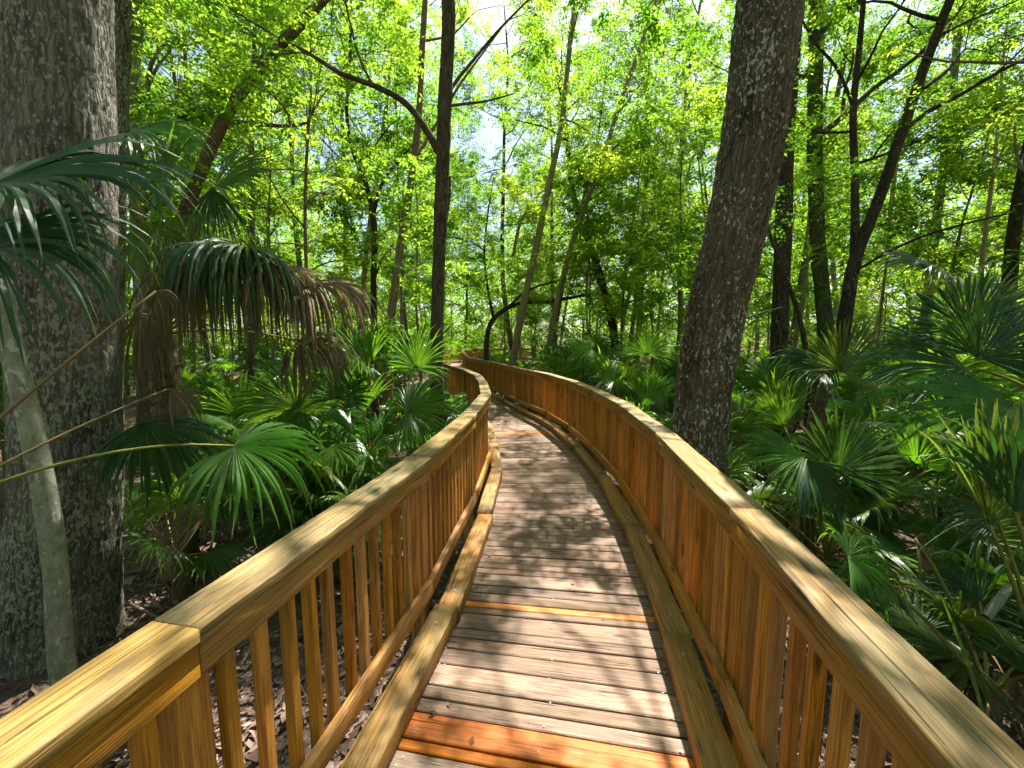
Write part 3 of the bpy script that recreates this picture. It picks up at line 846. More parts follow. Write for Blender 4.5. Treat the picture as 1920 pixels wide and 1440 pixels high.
hero('leaning_tree', 'dark trunk leaning left behind the arched tree', [(P, R_)], 'bark_dark', 0, 14, 70, .04, 97,
     crown=dict(limbs=canopy_limbs(P, R_, 9, 6, 2.6, RNG), tw=6, nl=9, tl=.5, size=.1))
P = [to_ground(W(1520, 720, 5.2)), W(1500, 600, 5.2), W(1478, 530, 5.2), W(1455, 470, 5.2), W(1440, 428, 5.2), W(1436, 360, 5.2), W(1450, 280, 5.2)]
hero('slender_tree', 'thin dark sapling stem leaning left beside the ridged right trunk', [(P, [.035, .03, .027, .024, .02, .014, .008])], 'bark_dark', 0, 10, 50, 0, 101,
     crown=dict(limbs=[(P[4], (.5, .2, .4), .8, .012, 1), (P[5], (.4, -.2, .6), .7, .01, 1), (P[6], (.2, .2, .8), .7, .008, 1), (P[3], (.6, .3, .2), .8, .01, 1)], tw=5, nl=9, tl=.3, size=.055), leaf='leaf_d')

# ------------------------------------------------------------------ background forest: prototypes and copies
PT = {}
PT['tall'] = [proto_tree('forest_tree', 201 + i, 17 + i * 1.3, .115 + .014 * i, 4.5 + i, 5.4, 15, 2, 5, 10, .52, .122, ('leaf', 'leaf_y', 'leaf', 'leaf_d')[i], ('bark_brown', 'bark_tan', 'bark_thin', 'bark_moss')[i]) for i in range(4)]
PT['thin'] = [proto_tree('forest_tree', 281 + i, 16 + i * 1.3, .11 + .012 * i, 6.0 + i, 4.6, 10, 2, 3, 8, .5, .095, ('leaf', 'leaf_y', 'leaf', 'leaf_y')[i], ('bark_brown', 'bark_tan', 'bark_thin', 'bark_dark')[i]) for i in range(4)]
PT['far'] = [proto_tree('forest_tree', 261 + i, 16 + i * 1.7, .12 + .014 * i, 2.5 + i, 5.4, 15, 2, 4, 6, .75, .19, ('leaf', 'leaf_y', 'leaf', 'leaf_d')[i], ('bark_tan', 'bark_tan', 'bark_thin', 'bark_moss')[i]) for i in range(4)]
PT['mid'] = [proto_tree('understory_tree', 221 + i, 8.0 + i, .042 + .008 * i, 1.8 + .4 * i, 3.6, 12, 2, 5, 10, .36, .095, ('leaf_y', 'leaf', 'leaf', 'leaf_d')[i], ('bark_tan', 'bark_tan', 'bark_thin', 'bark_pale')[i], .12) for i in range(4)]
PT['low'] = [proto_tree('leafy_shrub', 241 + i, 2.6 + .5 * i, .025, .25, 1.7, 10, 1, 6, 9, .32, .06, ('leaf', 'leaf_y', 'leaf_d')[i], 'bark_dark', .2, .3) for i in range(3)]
used = {}


def place(kind, i, x, y, s, rz, label, cat, group):
    src = PT[kind][i]
    key = (kind, i)
    o = copy_tree(src) if key in used else src
    used[key] = 1
    o.location = (x, y, float(ground_h(x, y))); o.rotation_euler = (0, 0, rz); o.scale = (s, s, s * random.uniform(.9, 1.12))
    return tag(o, label, cat, group)


spots = []


def in_sun_lane(x, y, kind):
    """Openings in the wood through which the sun reaches the middle and the far bend of the boardwalk."""
    if kind in ('thin', 'tall') and math.hypot(x, y) < 22 and 1.0 < x and (.20 < x / max(y, .1) < .52 or .72 < x / max(y, .1) < 1.1): return True
    for (px, py, L, w) in ((-4.2, 27.5, 9, 3.2), (-.4, 10.5, 6, 2.2)):
        t_ = min(max((x - px) * .42 + (y - py) * .91, 0), L)
        if math.hypot(x - px - .42 * t_, y - py - .91 * t_) < w: return True
    return False




def scatter(kind, n, rmin, rmax, amin, amax, gap, pd, smin, smax, fn, seed, extra=None):
    rng = np.random.default_rng(seed)
    tries = 0; k = 0
    while k < n and tries < 6000:
        tries += 1
        r = math.sqrt(rng.uniform(rmin ** 2, rmax ** 2)); a = math.radians(rng.uniform(amin, amax))
        x, y = r * math.sin(a), r * math.cos(a)
        if path_dist(x, y) < pd or any(math.hypot(x - q[0], y - q[1]) < (gap + q[2]) / 2 for q in spots): continue
        if extra and not extra(x, y): continue
        if kind != 'low' and in_sun_lane(x, y, kind): continue
        spots.append((x, y, gap)); k += 1
        i = int(rng.integers(len(PT[kind])))
        label, cat_, grp = fn(x, y, i)
        place(kind, i, x, y, rng.uniform(smin, smax), rng.uniform(0, 6.28), label, cat_, grp)


kindw = ('green crowned', 'yellow green', 'pale barked', 'dark leaved')


def ltall(x, y, i):
    side = 'left' if x < -2 else ('right' if x > 3 else 'middle')
    where = {'left': 'in the deep forest left of the boardwalk', 'right': 'in the deep forest right of the boardwalk', 'middle': 'in the forest beyond the end of the boardwalk'}[side]
    return f'{kindw[i]} tall tree {where}', 'tree', f'{kindw[i]} tall trees {where}'


def lmid(x, y, i):
    w = ('yellow green', 'fresh green', 'pale stemmed', 'dark green')[i]
    side = 'left of' if x < np.interp(y, CN[:, 1], CN[:, 0]) else 'right of'
    return f'{w} understory tree among the palmettos {side} the boardwalk', 'tree', f'{w} understory trees {side} the boardwalk'


def llow(x, y, i):
    w = ('green', 'yellow green', 'dark green')[i]
    side = 'left of' if x < np.interp(y, CN[:, 1], CN[:, 0]) else 'right of'
    return f'{w} small leaved shrub in the undergrowth {side} the boardwalk', 'shrub', f'{w} shrubs {side} the boardwalk'


upsun = lambda x, y: -3 < x - (y - 6) * .35 < 12 and 5 < y < 27
scatter('thin', 8, 9, 27, -10, 60, 5.2, 2.6, .8, 1.1, ltall, 4, upsun)
scatter('tall', 24, 13, 27, -60, 60, 4.4, 2.2, .85, 1.2, ltall, 5, lambda x, y: not upsun(x, y))
scatter('far', 52, 26, 60, -62, 62, 5.0, 2.2, .85, 1.35, ltall, 55)
for k, (i, x, y, sc_) in enumerate(((0, 8.2, .6, .8), (1, 9.0, 6.2, .72), (2, 12.5, -5.0, .9), (3, 14.0, 8.5, .9), (0, 6.6, 23.0, 1.25), (2, 10.2, 24.5, 1.25), (0, 2.9, 25.5, 1.2), (3, 8.4, 27.0, 1.3))):  # first four stand outside the view, set there to dapple the deck
    l_ = ltall(x, y, i); place('tall', i, x, y, sc_, k * 1.9, *l_); spots.append((x, y, 5.0))
scatter('tall', 6, 6, 16, 140, 235, 5.0, 2.5, .75, .95, ltall, 16)  # unseen trees behind the camera, added to hold back sky light
scatter('mid', 10, 8, 15, -44, 4, 2.4, 1.9, .8, 1.2, lmid, 18)
scatter('mid', 3, 12, 17, 24, 50, 3, 4, .8, 1.1, lmid, 19)
scatter('mid', 42, 14, 34, -56, 56, 3.4, 1.9, .75, 1.25, lmid, 8)
scatter('low', 38, 5.5, 26, -54, 54, 1.7, 2.0, .6, 1.1, llow, 9, lambda x, y: not (-7 < x < 0 and y < 9) and not (0 < x < 7 and y < 9))
for k, (i, x, y, sc_) in enumerate(((0, 5.8, 14.5, 1.25), (3, 9.0, 13.2, 1.15), (1, 3.2, 17.0, 1.2), (0, 2.6, 14.2, 1.1), (1, 8.2, 16.0, 1.2), (3, 11.5, 9.6, 1.0), (0, 12.5, 14.0, 1.2), (0, -6.2, 10.2, 1.0), (1, -3.2, 14.0, 1.1), (2, -9.0, 8.6, 1.0), (1, 13.0, 12.0, 1.1))):
    l_ = lmid(x, y, i); place('mid', i, x, y, sc_, k * 2.1, *l_)
scatter('low', 46, 14, 38, -58, 58, 1.6, 2.0, 1.3, 2.4, llow, 29)
for k, L in PT.items():
    for i, o in enumerate(L):
        if (k, i) not in used:
            for c in list(o.children): bpy.data.objects.remove(c)
            bpy.data.objects.remove(o)

# far wall of forest, past where single trees can be told apart
rng = np.random.default_rng(77)
n = 7200
a = np.radians(rng.uniform(-75, 75, n)); r = rng.uniform(60, 84, n)
a[5200:] = np.radians(rng.uniform(75, 285, 2000)); r[5200:] = rng.uniform(24, 34, 2000)  # nearer foliage ring behind the camera, added to block the open sky's light
z = rng.beta(.85, 1.4, n) * 30 * (.75 + .25 * np.sin(a * 17) * np.cos(a * 7)) + GZ
tp = np.stack([r * np.sin(a), r * np.cos(a), z], 1)
m = MB(); leaves(m, tp, np.zeros_like(tp), 4, 6, 1.9, .62, rng, .6)
tag(m.build('far_woodland', M['leaf'], None), 'distant mass of sunlit forest foliage closing off the view, plus an unseen ring added behind the camera', 'woodland', None, 'stuff')


# ------------------------------------------------------------------ palms
def frond(m, hub, c, n, R, A=115, nseg=44, g=.5, split=.55, seed=0, fold=.25, width=1.0, ragged=.08, back=0.0):
    """A fan leaf: pleated blade split into tapering segments that hang under their own weight."""
    rng = np.random.default_rng(seed)
    c = nrm(np.asarray(c, float)); n = np.asarray(n, float)
    s = nrm(np.cross(n, c)); n = nrm(np.cross(c, s))
    an = np.radians(np.linspace(-A, A, nseg)) + rng.normal(0, .008, nseg)
    da = math.radians(2 * A / (nseg - 1))
    K = 11
    Ra = R * (.72 + .28 * np.cos(an * .75)) * (1 + rng.normal(0, ragged, nseg))
    d = np.cos(an)[:, None] * c + np.sin(an)[:, None] * s + (np.abs(np.sin(an * .5)) * fold)[:, None] * n
    d = nrm(d)
    wdir = nrm(np.cross(np.repeat(n[None], nseg, 0), d))
    p = np.repeat(np.asarray(hub, float)[None], nseg, 0)
    gg = g * (1 + rng.normal(0, .28, nseg)).clip(.3, 2)
    tw = rng.normal(0, .25, nseg)
    V, U = [], []
    for k in range(K):
        t_ = k / (K - 1)
        if k:
            step = Ra / (K - 1)
            grav = gg * (.12 + 1.6 * max(0, t_ - split * .6)) * (3.0 / (K - 1)) * 1.6
            d = d + grav[:, None] * np.array([0, 0, -1.0]) + (back * c / (K - 1))[None]
            d = nrm(d + rng.normal(0, .012 if t_ < split else .05, (nseg, 3)))
            p = p + d * step[:, None]
        nn = nrm(np.cross(d, wdir)); w2 = nrm(np.cross(nn, d))
        ft = max(0, (t_ - split) / (1 - split))
        w2 = nrm(w2 + nn * (tw * ft)[:, None])
        full = t_ * Ra * math.tan(da / 2) * 1.04
        hs = split * Ra * math.tan(da / 2) * 1.04
        hw = full if t_ <= split else hs * (1 - ft ** 1.35) * .95 + .0004
        hw = np.maximum(hw * width, .0025 if k == 0 else .0008)
        pl = hw * .55
        tt = t_
        V.append(np.stack([p - w2 * hw[:, None] - nn * pl[:, None], p + nn * pl[:, None], p + w2 * hw[:, None] - nn * pl[:, None]], 1))
        uu = np.zeros((nseg, 3, 3)); uu[:, :, 0] = (np.arange(nseg)[:, None] + np.array([-.5, 0, .5])) * .045; uu[:, :, 1] = t_ * R; uu[:, :, 2] = t_
        U.append(uu)
    V = np.stack(V, 1); U = np.stack(U, 1)          # nseg, K, 3, 3
    ids = np.arange(nseg * K * 3).reshape(nseg, K, 3)
    q = np.concatenate([np.stack([ids[:, :-1, j], ids[:, :-1, j + 1], ids[:, 1:, j + 1], ids[:, 1:, j]], -1).reshape(-1, 4) for j in (0, 1)])
    rr = np.clip(rng.random() * .5 + rng.normal(.25, .14, nseg), 0, 1)
    m.add(V.reshape(-1, 3), q, None, None, U.reshape(-1, 3), np.repeat(rr, K * 3))


def stalk(m, p0, p1, sag, r0, r1, k=14):
    p0, p1 = np.asarray(p0, float), np.asarray(p1, float)
    x = np.linspace(0, 1, 6)[:, None]
    pts = p0 + (p1 - p0) * x; pts[:, 2] += (sag * 4 * x * (1 - x))[:, 0]
    tube(m, pts, np.linspace(r0, r1, 6), 6, k, 3, 0, .02)
    return nrm(pts[-1] - pts[-2])


def add_frond(root, loc, base, hub, c, n, R, mat='frond', stalkmat='stalk', sag=.08, r=.011, label=None, name='frond', **kw):
    m = MB()
    frond(m, np.asarray(hub) - loc, c, n, R, **kw)
    o = m.build(name, M[mat], root)
    if label: o['label'] = label
    if base is not None:
        s = MB(); stalk(s, np.asarray(base) - loc, np.asarray(hub) - loc, sag, r * 1.3, r * .7)
        s.build('stalk', M[stalkmat], o, True)
    return o


def rand_fronds(root, loc, top, n, R, pet, rng, mat='frond', dead=2, el=(10, 78), g=(.25, .8), az=None, nseg=40, A=118):
    for i in range(n):
        a = (i * 2.399 + rng.normal(0, .3)) if az is None else math.radians(rng.uniform(*az))
        e = math.radians(el[0] + (el[1] - el[0]) * ((i + .5) / n) ** .8 + rng.normal(0, 5))
        d = np.array([math.cos(a) * math.cos(e), math.sin(a) * math.cos(e), math.sin(e)])
        L = pet * rng.uniform(.75, 1.2)
        hub = top + d * L
        c = nrm(d * np.array([1, 1, .8]) + [0, 0, -.18])
        s = np.cross([0, 0, 1.0], c); s = nrm(s) if np.linalg.norm(s) > .05 else np.array([1., 0, 0])
        nn = nrm(np.cross(c, s) + s * rng.normal(0, .35))
        add_frond(root, loc, top, hub, c, nn, R * rng.uniform(.8, 1.15), mat, sag=.05 * L, r=.007 + .004 * R, A=A + rng.normal(0, 8), nseg=nseg, g=rng.uniform(*g), split=rng.uniform(.45, .62), seed=int(rng.integers(1e6)), fold=rng.uniform(.1, .45))
    for i in range(dead):
        a = rng.uniform(0, 6.28)
        d = np.array([math.cos(a), math.sin(a), -.25])
        hub = top + d * pet * .6
        add_frond(root, loc, top, hub, nrm(d + [0, 0, -.8]), nrm([math.cos(a), math.sin(a), .6]), R * rng.uniform(.7, .95), 'dead', 'stalk_tan', sag=.05, r=.009, A=80, nseg=30, g=1.3, split=.4, seed=int(rng.integers(1e6)), width=.6, name='dead_frond')


def palm(name, label, base, top_z, trunk_r=.09, cat='palm', group=None, trunk=True):
    loc = np.array([base[0], base[1], float(ground_h(base[0], base[1]))])
    root = empty(name, loc); tag(root, label, cat, group)
    top = np.array([base[0], base[1], top_z])
    if trunk:
        m = MB(); h = top_z - loc[2]
        tube(m, [(0, 0, -.2), (.02, .01, h * .35), (-.01, .02, h * .7), (0, 0, h)], [trunk_r * 1.15, trunk_r, trunk_r, trunk_r * .85], 16, max(12, int(h * 26)), int(base[0] * 100) % 997, 0, .06, None, .16)
        rg = np.random.default_rng(int(abs(base[0] * 1000)) + 5)
        for i in range(int(h * 16)):                       # old leaf bases
            z = h * (i + 1) / (h * 16 + 1); a = i * 2.4
            q = np.array([math.cos(a), math.sin(a), 0]) * trunk_r * .9
            stalk(m, q + [0, 0, z], q * 1.8 + [0, 0, z + rg.uniform(.05, .13)], 0, .016, .008, 4)
        m.build('trunk', M['palm_trunk'], root, True)
    return root, loc, top


UP = np.array([0, 0, 1.0])
CAMP = np.array([0, 0, EYE])
rng = np.random.default_rng(99)

# palm beside the slender trunk at the very left: its stalks and fans cross in front of the thick trunk
root, loc, top = palm('fan_palm', 'fan palm at the far left whose fans and long stalks cross the thick trunk', (-3.05, 1.75), .75, .12)
V = lambda a, b: np.asarray(b) - np.asarray(a)
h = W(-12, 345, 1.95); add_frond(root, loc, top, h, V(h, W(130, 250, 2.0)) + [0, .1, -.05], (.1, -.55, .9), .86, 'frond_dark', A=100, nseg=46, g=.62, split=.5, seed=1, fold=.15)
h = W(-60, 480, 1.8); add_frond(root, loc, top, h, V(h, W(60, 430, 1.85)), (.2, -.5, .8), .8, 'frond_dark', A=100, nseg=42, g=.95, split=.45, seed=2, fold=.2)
h = W(440, 836, 2.75); add_frond(root, loc, top, h, V(h, W(560, 850, 2.8)) + [0, -.15, -.02], (.05, -.45, .9), .74, 'frond', sag=.16, r=.010, A=118, nseg=50, g=.75, split=.52, seed=3, fold=.05)
h = W(292, 546, 2.75); add_frond(root, loc, top, h, (.5, .5, -.5), (.3, -.8, .4), .24, 'dead', 'stalk_tan', sag=.02, r=.010, A=60, nseg=12, g=1.6, split=.3, seed=4, width=1.0, name='dead_frond', label='withered shred of a fan at the end of a tan stalk')
h = W(318, 728, 2.8); add_frond(root, loc, top, h, (.6, .5, -1), (.3, -.6, .7), .33, 'dead', 'stalk_tan', sag=.04, r=.008, A=50, nseg=26, g=1.2, split=.6, seed=5, width=1.0, name='dead_frond')
h = W(400, 950, 2.9); add_frond(root, loc, None, h, V(h, W(270, 1010, 2.7)), (-.2, -.6, .7), .62, 'dead', A=45, nseg=26, g=.7, split=.4, seed=6, width=.8, name='dead_frond', label='dried brown fan drooping to the ground')
h = W(270, 790, 2.7); add_frond(root, loc, None, h, (.15, .25, -.8), (.3, -.75, .4), .62, 'frond_dark', A=85, nseg=40, g=.6, split=.5, seed=8)

# palm hidden behind the thick trunk: the drooping green and brown fans right of it
root, loc, top = palm('fan_palm', 'fan palm right of the thick trunk with drooping green fans over hanging brown ones', (-3.75, 4.3), 1.75, .13)
h = W(402, 352, 3.9); add_frond(root, loc, top, h, V(h, W(500, 300, 3.9)), (-.2, -.7, .55), .62, 'frond', A=60, nseg=30, g=.35, split=.6, seed=11, fold=.5)
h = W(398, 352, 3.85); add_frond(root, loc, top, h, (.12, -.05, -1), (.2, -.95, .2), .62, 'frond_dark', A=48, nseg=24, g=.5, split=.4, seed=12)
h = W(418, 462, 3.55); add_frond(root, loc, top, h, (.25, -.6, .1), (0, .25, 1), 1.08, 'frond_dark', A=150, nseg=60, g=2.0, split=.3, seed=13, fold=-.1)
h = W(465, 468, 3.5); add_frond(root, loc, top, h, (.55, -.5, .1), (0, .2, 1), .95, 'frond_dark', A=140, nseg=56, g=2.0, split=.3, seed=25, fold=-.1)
h = W(375, 490, 3.75); add_frond(root, loc, top, h, (-.05, -.5, -.3), (0, .4, 1), 1.0, 'dead', 'stalk_tan', A=140, nseg=50, g=2.3, split=.35, seed=24, fold=-.1, width=.95, name='dead_frond')
h = W(425, 482, 3.75); add_frond(root, loc, top, h, (.1, -.6, -.05), (0, .25, 1), 1.22, 'dead', 'stalk_tan', A=150, nseg=60, g=2.3, split=.35, seed=14, fold=-.1, width=.95, name='dead_frond', label='large brown dead fan hanging under the green one')
h = W(500, 500, 3.7); add_frond(root, loc, top, h, (.7, -.4, .1), (0, 0, 1), 1.05, 'dead', 'stalk_tan', A=120, nseg=50, g=2.1, split=.35, seed=15, width=.95, name='dead_frond')
h = W(565, 540, 3.9); add_frond(root, loc, top, h, (.95, -.1, .25), (0, -.3, 1), .95, 'dead', 'stalk_tan', A=75, nseg=40, g=1.7, split=.5, seed=16, width=1.0, name='dead_frond')
h = W(560, 640, 3.9); add_frond(root, loc, top, h, (.75, -.15, .05), (-.2, -.5, 1), .75, 'dead', 'stalk_tan', A=95, nseg=40, g=2.0, split=.5, seed=17, width=1.0, name='dead_frond')
h = W(262, 590, 4.1); add_frond(root, loc, top, h, (.1, -.2, -1), (.2, -.9, .3), .8, 'dead', 'stalk_tan', A=70, nseg=30, g=1.5, split=.4, seed=18, width=1.0, name='dead_frond')
h = W(300, 350, 4.0); add_frond(root, loc, top, h, V(h, W(345, 250, 3.9)), (-.3, -.7, .5), .8, 'frond', A=95, nseg=40, g=.7, split=.5, seed=19)
h = W(240, 250, 4.2); add_frond(root, loc, top, h, V(h, W(330, 230, 4)), (-.1, -.6, .8), .9, 'frond', A=100, nseg=40, g=.9, split=.45, seed=20)
h = W(300, 420, 4.3); add_frond(root, loc, top, h, (.3, -.3, -.6), (.1, -.8, .5), .85, 'frond', A=100, nseg=40, g=.9, split=.45, seed=21)

# palmettos along the left of the boardwalk
root, loc, top = palm('palmetto', 'palmetto with a large dark round fan reaching the left railing', (-1.75, 4.9), -.05, .10, 'palm', 'palmettos left of the boardwalk')
h = W(765, 772, 4.4); add_frond(root, loc, top, h, V(h, W(850, 745, 4.35)), (-.15, -.75, .6), .66, 'frond', A=135, nseg=56, g=.4, split=.55, seed=31, fold=.1)
h = W(690, 690, 4.9); add_frond(root, loc, top, h, (-.05, -.1, 1), (.1, -.98, .2), .6, 'frond', A=35, nseg=22, g=.2, split=.5, seed=32, fold=.6)
h = W(682, 775, 4.6); add_frond(root, loc, top, h, (.1, -.2, 1), (.3, -.9, .3), .62, 'frond', A=30, nseg=20, g=.25, split=.5, seed=33, fold=.6)
h = W(780, 690, 5.2); add_frond(root, loc, top, h, (.1, 0, 1), (0, -.95, .3), .6, 'frond', A=100, nseg=42, g=.3, split=.5, seed=34, fold=.3)
rand_fronds(root, loc, top, 9, .55, .75, rng, dead=3)
root, loc, top = palm('palmetto', 'palmetto left of the boardwalk with a half folded pale fan at its heart', (-2.6, 4.3), -.15, .10, 'palm', 'palmettos left of the boardwalk')
h = W(556, 763, 4.0); add_frond(root, loc, top, h, V(h, W(500, 680, 4.1)), (.5, -.75, .45), .62, 'frond', A=70, nseg=40, g=.3, split=.55, seed=41, fold=.35)
h = W(560, 772, 3.95); add_frond(root, loc, top, h, (.25, -.3, -.8), (.2, -.8, .5), .42, 'frond', A=60, nseg=26, g=.6, split=.4, seed=42)
h = W(635, 748, 4.5); add_frond(root, loc, top, h, V(h, W(640, 690, 4.5)), (.2, -.95, .2), .46, 'frond_dark', A=100, nseg=40, g=.25, split=.75, seed=43, fold=.3)
h = W(625, 835, 3.9); add_frond(root, loc, top, h, (.3, -.4, -.6), (.2, -.7, .6), .42, 'frond', A=80, nseg=30, g=.6, split=.5, seed=44)
rand_fronds(root, loc, top, 8, .55, .7, rng, dead=2)
for (lab, bx, by, tz, nf, R, pet) in (
        ('palmetto thicket plant behind the drooping brown fans', -3.3, 6.4, .1, 13, .6, .85),
        ('tall palmetto crowned with upright fans left of the straight dark trunk', -2.5, 7.2, .75, 14, .65, .9),
        ('palmetto tight against the foot of the straight dark trunk', -1.5, 7.4, -.1, 11, .5, .65),
        ('low palmetto under the thick left trunk', -2.55, 5.5, -.35, 10, .55, .65),
        ('broad fanned palmetto nearest the left railing, in front of the dark round fan', -1.7, 4.0, -.3, 9, .6, .62),
        ('wide palmetto between the drooping brown fans and the half folded pale fan', -2.9, 5.0, .0, 11, .66, .8),
        ('small palmetto squeezed between the left railing and the dark round fan', -1.25, 5.9, -.3, 10, .5, .55),
        ('palmetto in the second row behind the half folded pale fan', -3.6, 5.2, -.1, 11, .58, .75),
        ('palmetto leaning over the litter halfway between the thick trunk and the railing', -2.0, 3.9, -.5, 8, .45, .45),
        ('palmetto shadowed behind the brown dried fan on the ground', -3.2, 3.6, -.4, 7, .5, .55)):
    root, loc, top = palm('palmetto', lab, (bx, by), tz, .09, 'palm', 'palmettos left of the boardwalk')
    rand_fronds(root, loc, top, nf, R, pet, rng, dead=2)

# right side
root, loc, top = palm('fan_palm', 'slim palm with one flat dark fan on top, right of the ridged trunk', (3.35, 4.3), 1.35, .075)
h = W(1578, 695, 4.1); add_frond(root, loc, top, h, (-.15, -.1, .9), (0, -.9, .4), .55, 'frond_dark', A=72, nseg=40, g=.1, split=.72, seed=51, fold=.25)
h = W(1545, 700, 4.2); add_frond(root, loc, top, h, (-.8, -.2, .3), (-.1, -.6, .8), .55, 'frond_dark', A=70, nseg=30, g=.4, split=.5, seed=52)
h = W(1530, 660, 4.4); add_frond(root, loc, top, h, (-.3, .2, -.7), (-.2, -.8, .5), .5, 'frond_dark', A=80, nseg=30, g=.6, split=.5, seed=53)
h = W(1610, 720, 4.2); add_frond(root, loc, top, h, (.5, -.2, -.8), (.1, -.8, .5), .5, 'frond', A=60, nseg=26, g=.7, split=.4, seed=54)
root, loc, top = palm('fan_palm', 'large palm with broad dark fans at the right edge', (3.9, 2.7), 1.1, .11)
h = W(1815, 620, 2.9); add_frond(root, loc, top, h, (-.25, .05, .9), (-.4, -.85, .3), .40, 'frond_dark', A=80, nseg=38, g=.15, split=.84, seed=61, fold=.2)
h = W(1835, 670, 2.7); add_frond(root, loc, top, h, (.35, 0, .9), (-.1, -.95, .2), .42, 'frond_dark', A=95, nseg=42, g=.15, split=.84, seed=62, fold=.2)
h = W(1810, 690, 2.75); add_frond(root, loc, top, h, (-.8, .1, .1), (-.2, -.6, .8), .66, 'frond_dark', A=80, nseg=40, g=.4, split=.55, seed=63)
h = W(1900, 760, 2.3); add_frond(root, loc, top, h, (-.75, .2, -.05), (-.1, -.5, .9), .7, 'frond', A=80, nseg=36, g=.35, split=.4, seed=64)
h = W(1850, 575, 3.4); add_frond(root, loc, top, h, (.3, 0, 1), (-.2, -.9, .2), .38, 'frond', A=60, nseg=30, g=.2, split=.5, seed=65)
h = W(1770, 520, 3.4); add_frond(root, loc, top, h, (-.5, 0, .35), (0, -.4, .9), .6, 'frond_dark', A=80, nseg=34, g=.7, split=.5, seed=66)
root, loc, top = palm('palmetto', 'palmetto whose pale fan spreads toward the right railing beside the ridged trunk', (2.75, 3.3), -.2, .09, 'palm', 'palmettos right of the boardwalk')
h = W(1506, 856, 3.0); add_frond(root, loc, top, h, V(h, W(1420, 860, 2.95)), (-.2, -.6, .75), .52, 'frond', A=75, nseg=40, g=.5, split=.62, seed=71, fold=.15)
h = W(1512, 862, 2.9); add_frond(root, loc, top, h, (.35, -.35, -.8), (.2, -.8, .5), .62, 'frond_dark', A=62, nseg=28, g=.5, split=.4, seed=72)
h = W(1572, 886, 3.1); add_frond(root, loc, top, h, (.15, 0, 1), (-.1, -.9, .3), .5, 'frond_dark', A=110, nseg=44, g=.2, split=.7, seed=73, fold=.25)
h = W(1470, 800, 3.6); add_frond(root, loc, top, h, (-.3, 0, .9), (0, -.9, .4), .45, 'frond', A=50, nseg=26, g=.2, split=.5, seed=74)
rand_fronds(root, loc, top, 7, .5, .6, rng, dead=2)
root, loc, top = palm('palmetto', 'low palmetto with a drooping fan beside the right railing', (2.75, 2.1), -.35, .08, 'palm', 'palmettos right of the boardwalk')
h = W(1590, 1045, 2.15); add_frond(root, loc, top, h, V(h, W(1660, 1060, 2.1)), (0, -.5, .85), .42, 'frond', A=105, nseg=40, g=.9, split=.45, seed=81)
h = W(1715, 1010, 2.3); add_frond(root, loc, top, h, (.4, 0, -.5), (0, -.6, .7), .3, 'dead', 'stalk', A=70, nseg=24, g=.9, split=.4, seed=82, width=.7, name='dead_frond')
rand_fronds(root, loc, top, 5, .45, .45, rng, dead=1, el=(30, 70), mat='frond_dark')
root, loc, top = palm('palmetto', 'palmetto with tall upright folded fans at the right edge', (3.0, 1.95), -.55, .09, 'palm', 'palmettos right of the boardwalk')
h = W(1855, 985, 2.0); add_frond(root, loc, top, h, (.05, 0, 1), (-.3, -.9, .1), .62, 'frond_dark', A=34, nseg=24, g=.2, split=.7, seed=91, fold=.5)
h = W(1905, 960, 1.9); add_frond(root, loc, top, h, (.2, .1, 1), (-.3, -.9, .1), .55, 'frond_dark', A=50, nseg=26, g=.4, split=.6, seed=92, fold=.4)
h = W(1870, 975, 2.1); add_frond(root, loc, top, h, (-.8, -.05, .15), (0, -.6, .8), .5, 'frond_dark', A=40, nseg=18, g=.6, split=.3, seed=93, fold=.2)
rand_fronds(root, loc, top, 4, .55, .5, rng, 'frond_dark', dead=1, el=(20, 60))
root, loc, top = palm('palmetto', 'sunlit bright green palmetto just behind the right railing, left of the ridged trunk', (2.1, 6.6), -.25, .09, 'palm', 'palmettos right of the boardwalk')
h = W(1212, 665, 6.2); add_frond(root, loc, top, h, V(h, W(1225, 610, 6.2)), (-.1, -.9, .4), .55, 'frond', A=100, nseg=44, g=.3, split=.5, seed=95, fold=.25)
h = W(1208, 765, 5.9); add_frond(root, loc, top, h, (.2, -.1, 1), (0, -.95, .3), .75, 'frond', A=38, nseg=26, g=.25, split=.5, seed=96, fold=.5)
h = W(1110, 655, 6.6); add_frond(root, loc, top, h, (-.8, -.2, .1), (-.1, -.6, .8), .55, 'frond', A=110, nseg=40, g=.5, split=.45, seed=97)
h = W(1150, 715, 6.3); add_frond(root, loc, top, h, (-.7, -.2, .5), (-.1, -.7, .7), .5, 'frond', A=80, nseg=34, g=.4, split=.5, seed=98)
rand_fronds(root, loc, top, 10, .55, .7, rng, dead=1)
for (lab, bx, by, tz, nf, R, pet) in (
        ('palmetto behind the sunlit one, farther along the right railing', 2.3, 9.0, .1, 13, .62, .85),
        ('palmetto between the two leaning tan poles and the right railing', 1.35, 11.2, -.05, 12, .6, .8),
        ('palmetto under the forked right tree', 4.9, 6.2, .2, 13, .6, .85),
        ('palmetto in shade behind the slim palm with the flat fan', 3.6, 5.6, .15, 12, .55, .8),
        ('palmetto below the large right edge palm', 4.6, 4.1, .1, 12, .6, .8),
        ('dark palmetto filling the gap between the slim palm and the right edge palm', 3.9, 3.5, -.1, 11, .58, .7),
        ('palmetto sprawling at the foot of the ridged trunk', 2.2, 4.2, -.35, 9, .5, .55),
        ('palmetto in the deep shade behind the drooping fan by the right railing', 3.3, 2.7, -.4, 9, .5, .55),
        ('shaded palmetto right of the ridged trunk', 2.6, 5.0, -.2, 11, .55, .7)):
    root, loc, top = palm('palmetto', lab, (bx, by), tz, .09, 'palm', 'palmettos right of the boardwalk')
    rand_fronds(root, loc, top, nf, R, pet, rng, dead=2)

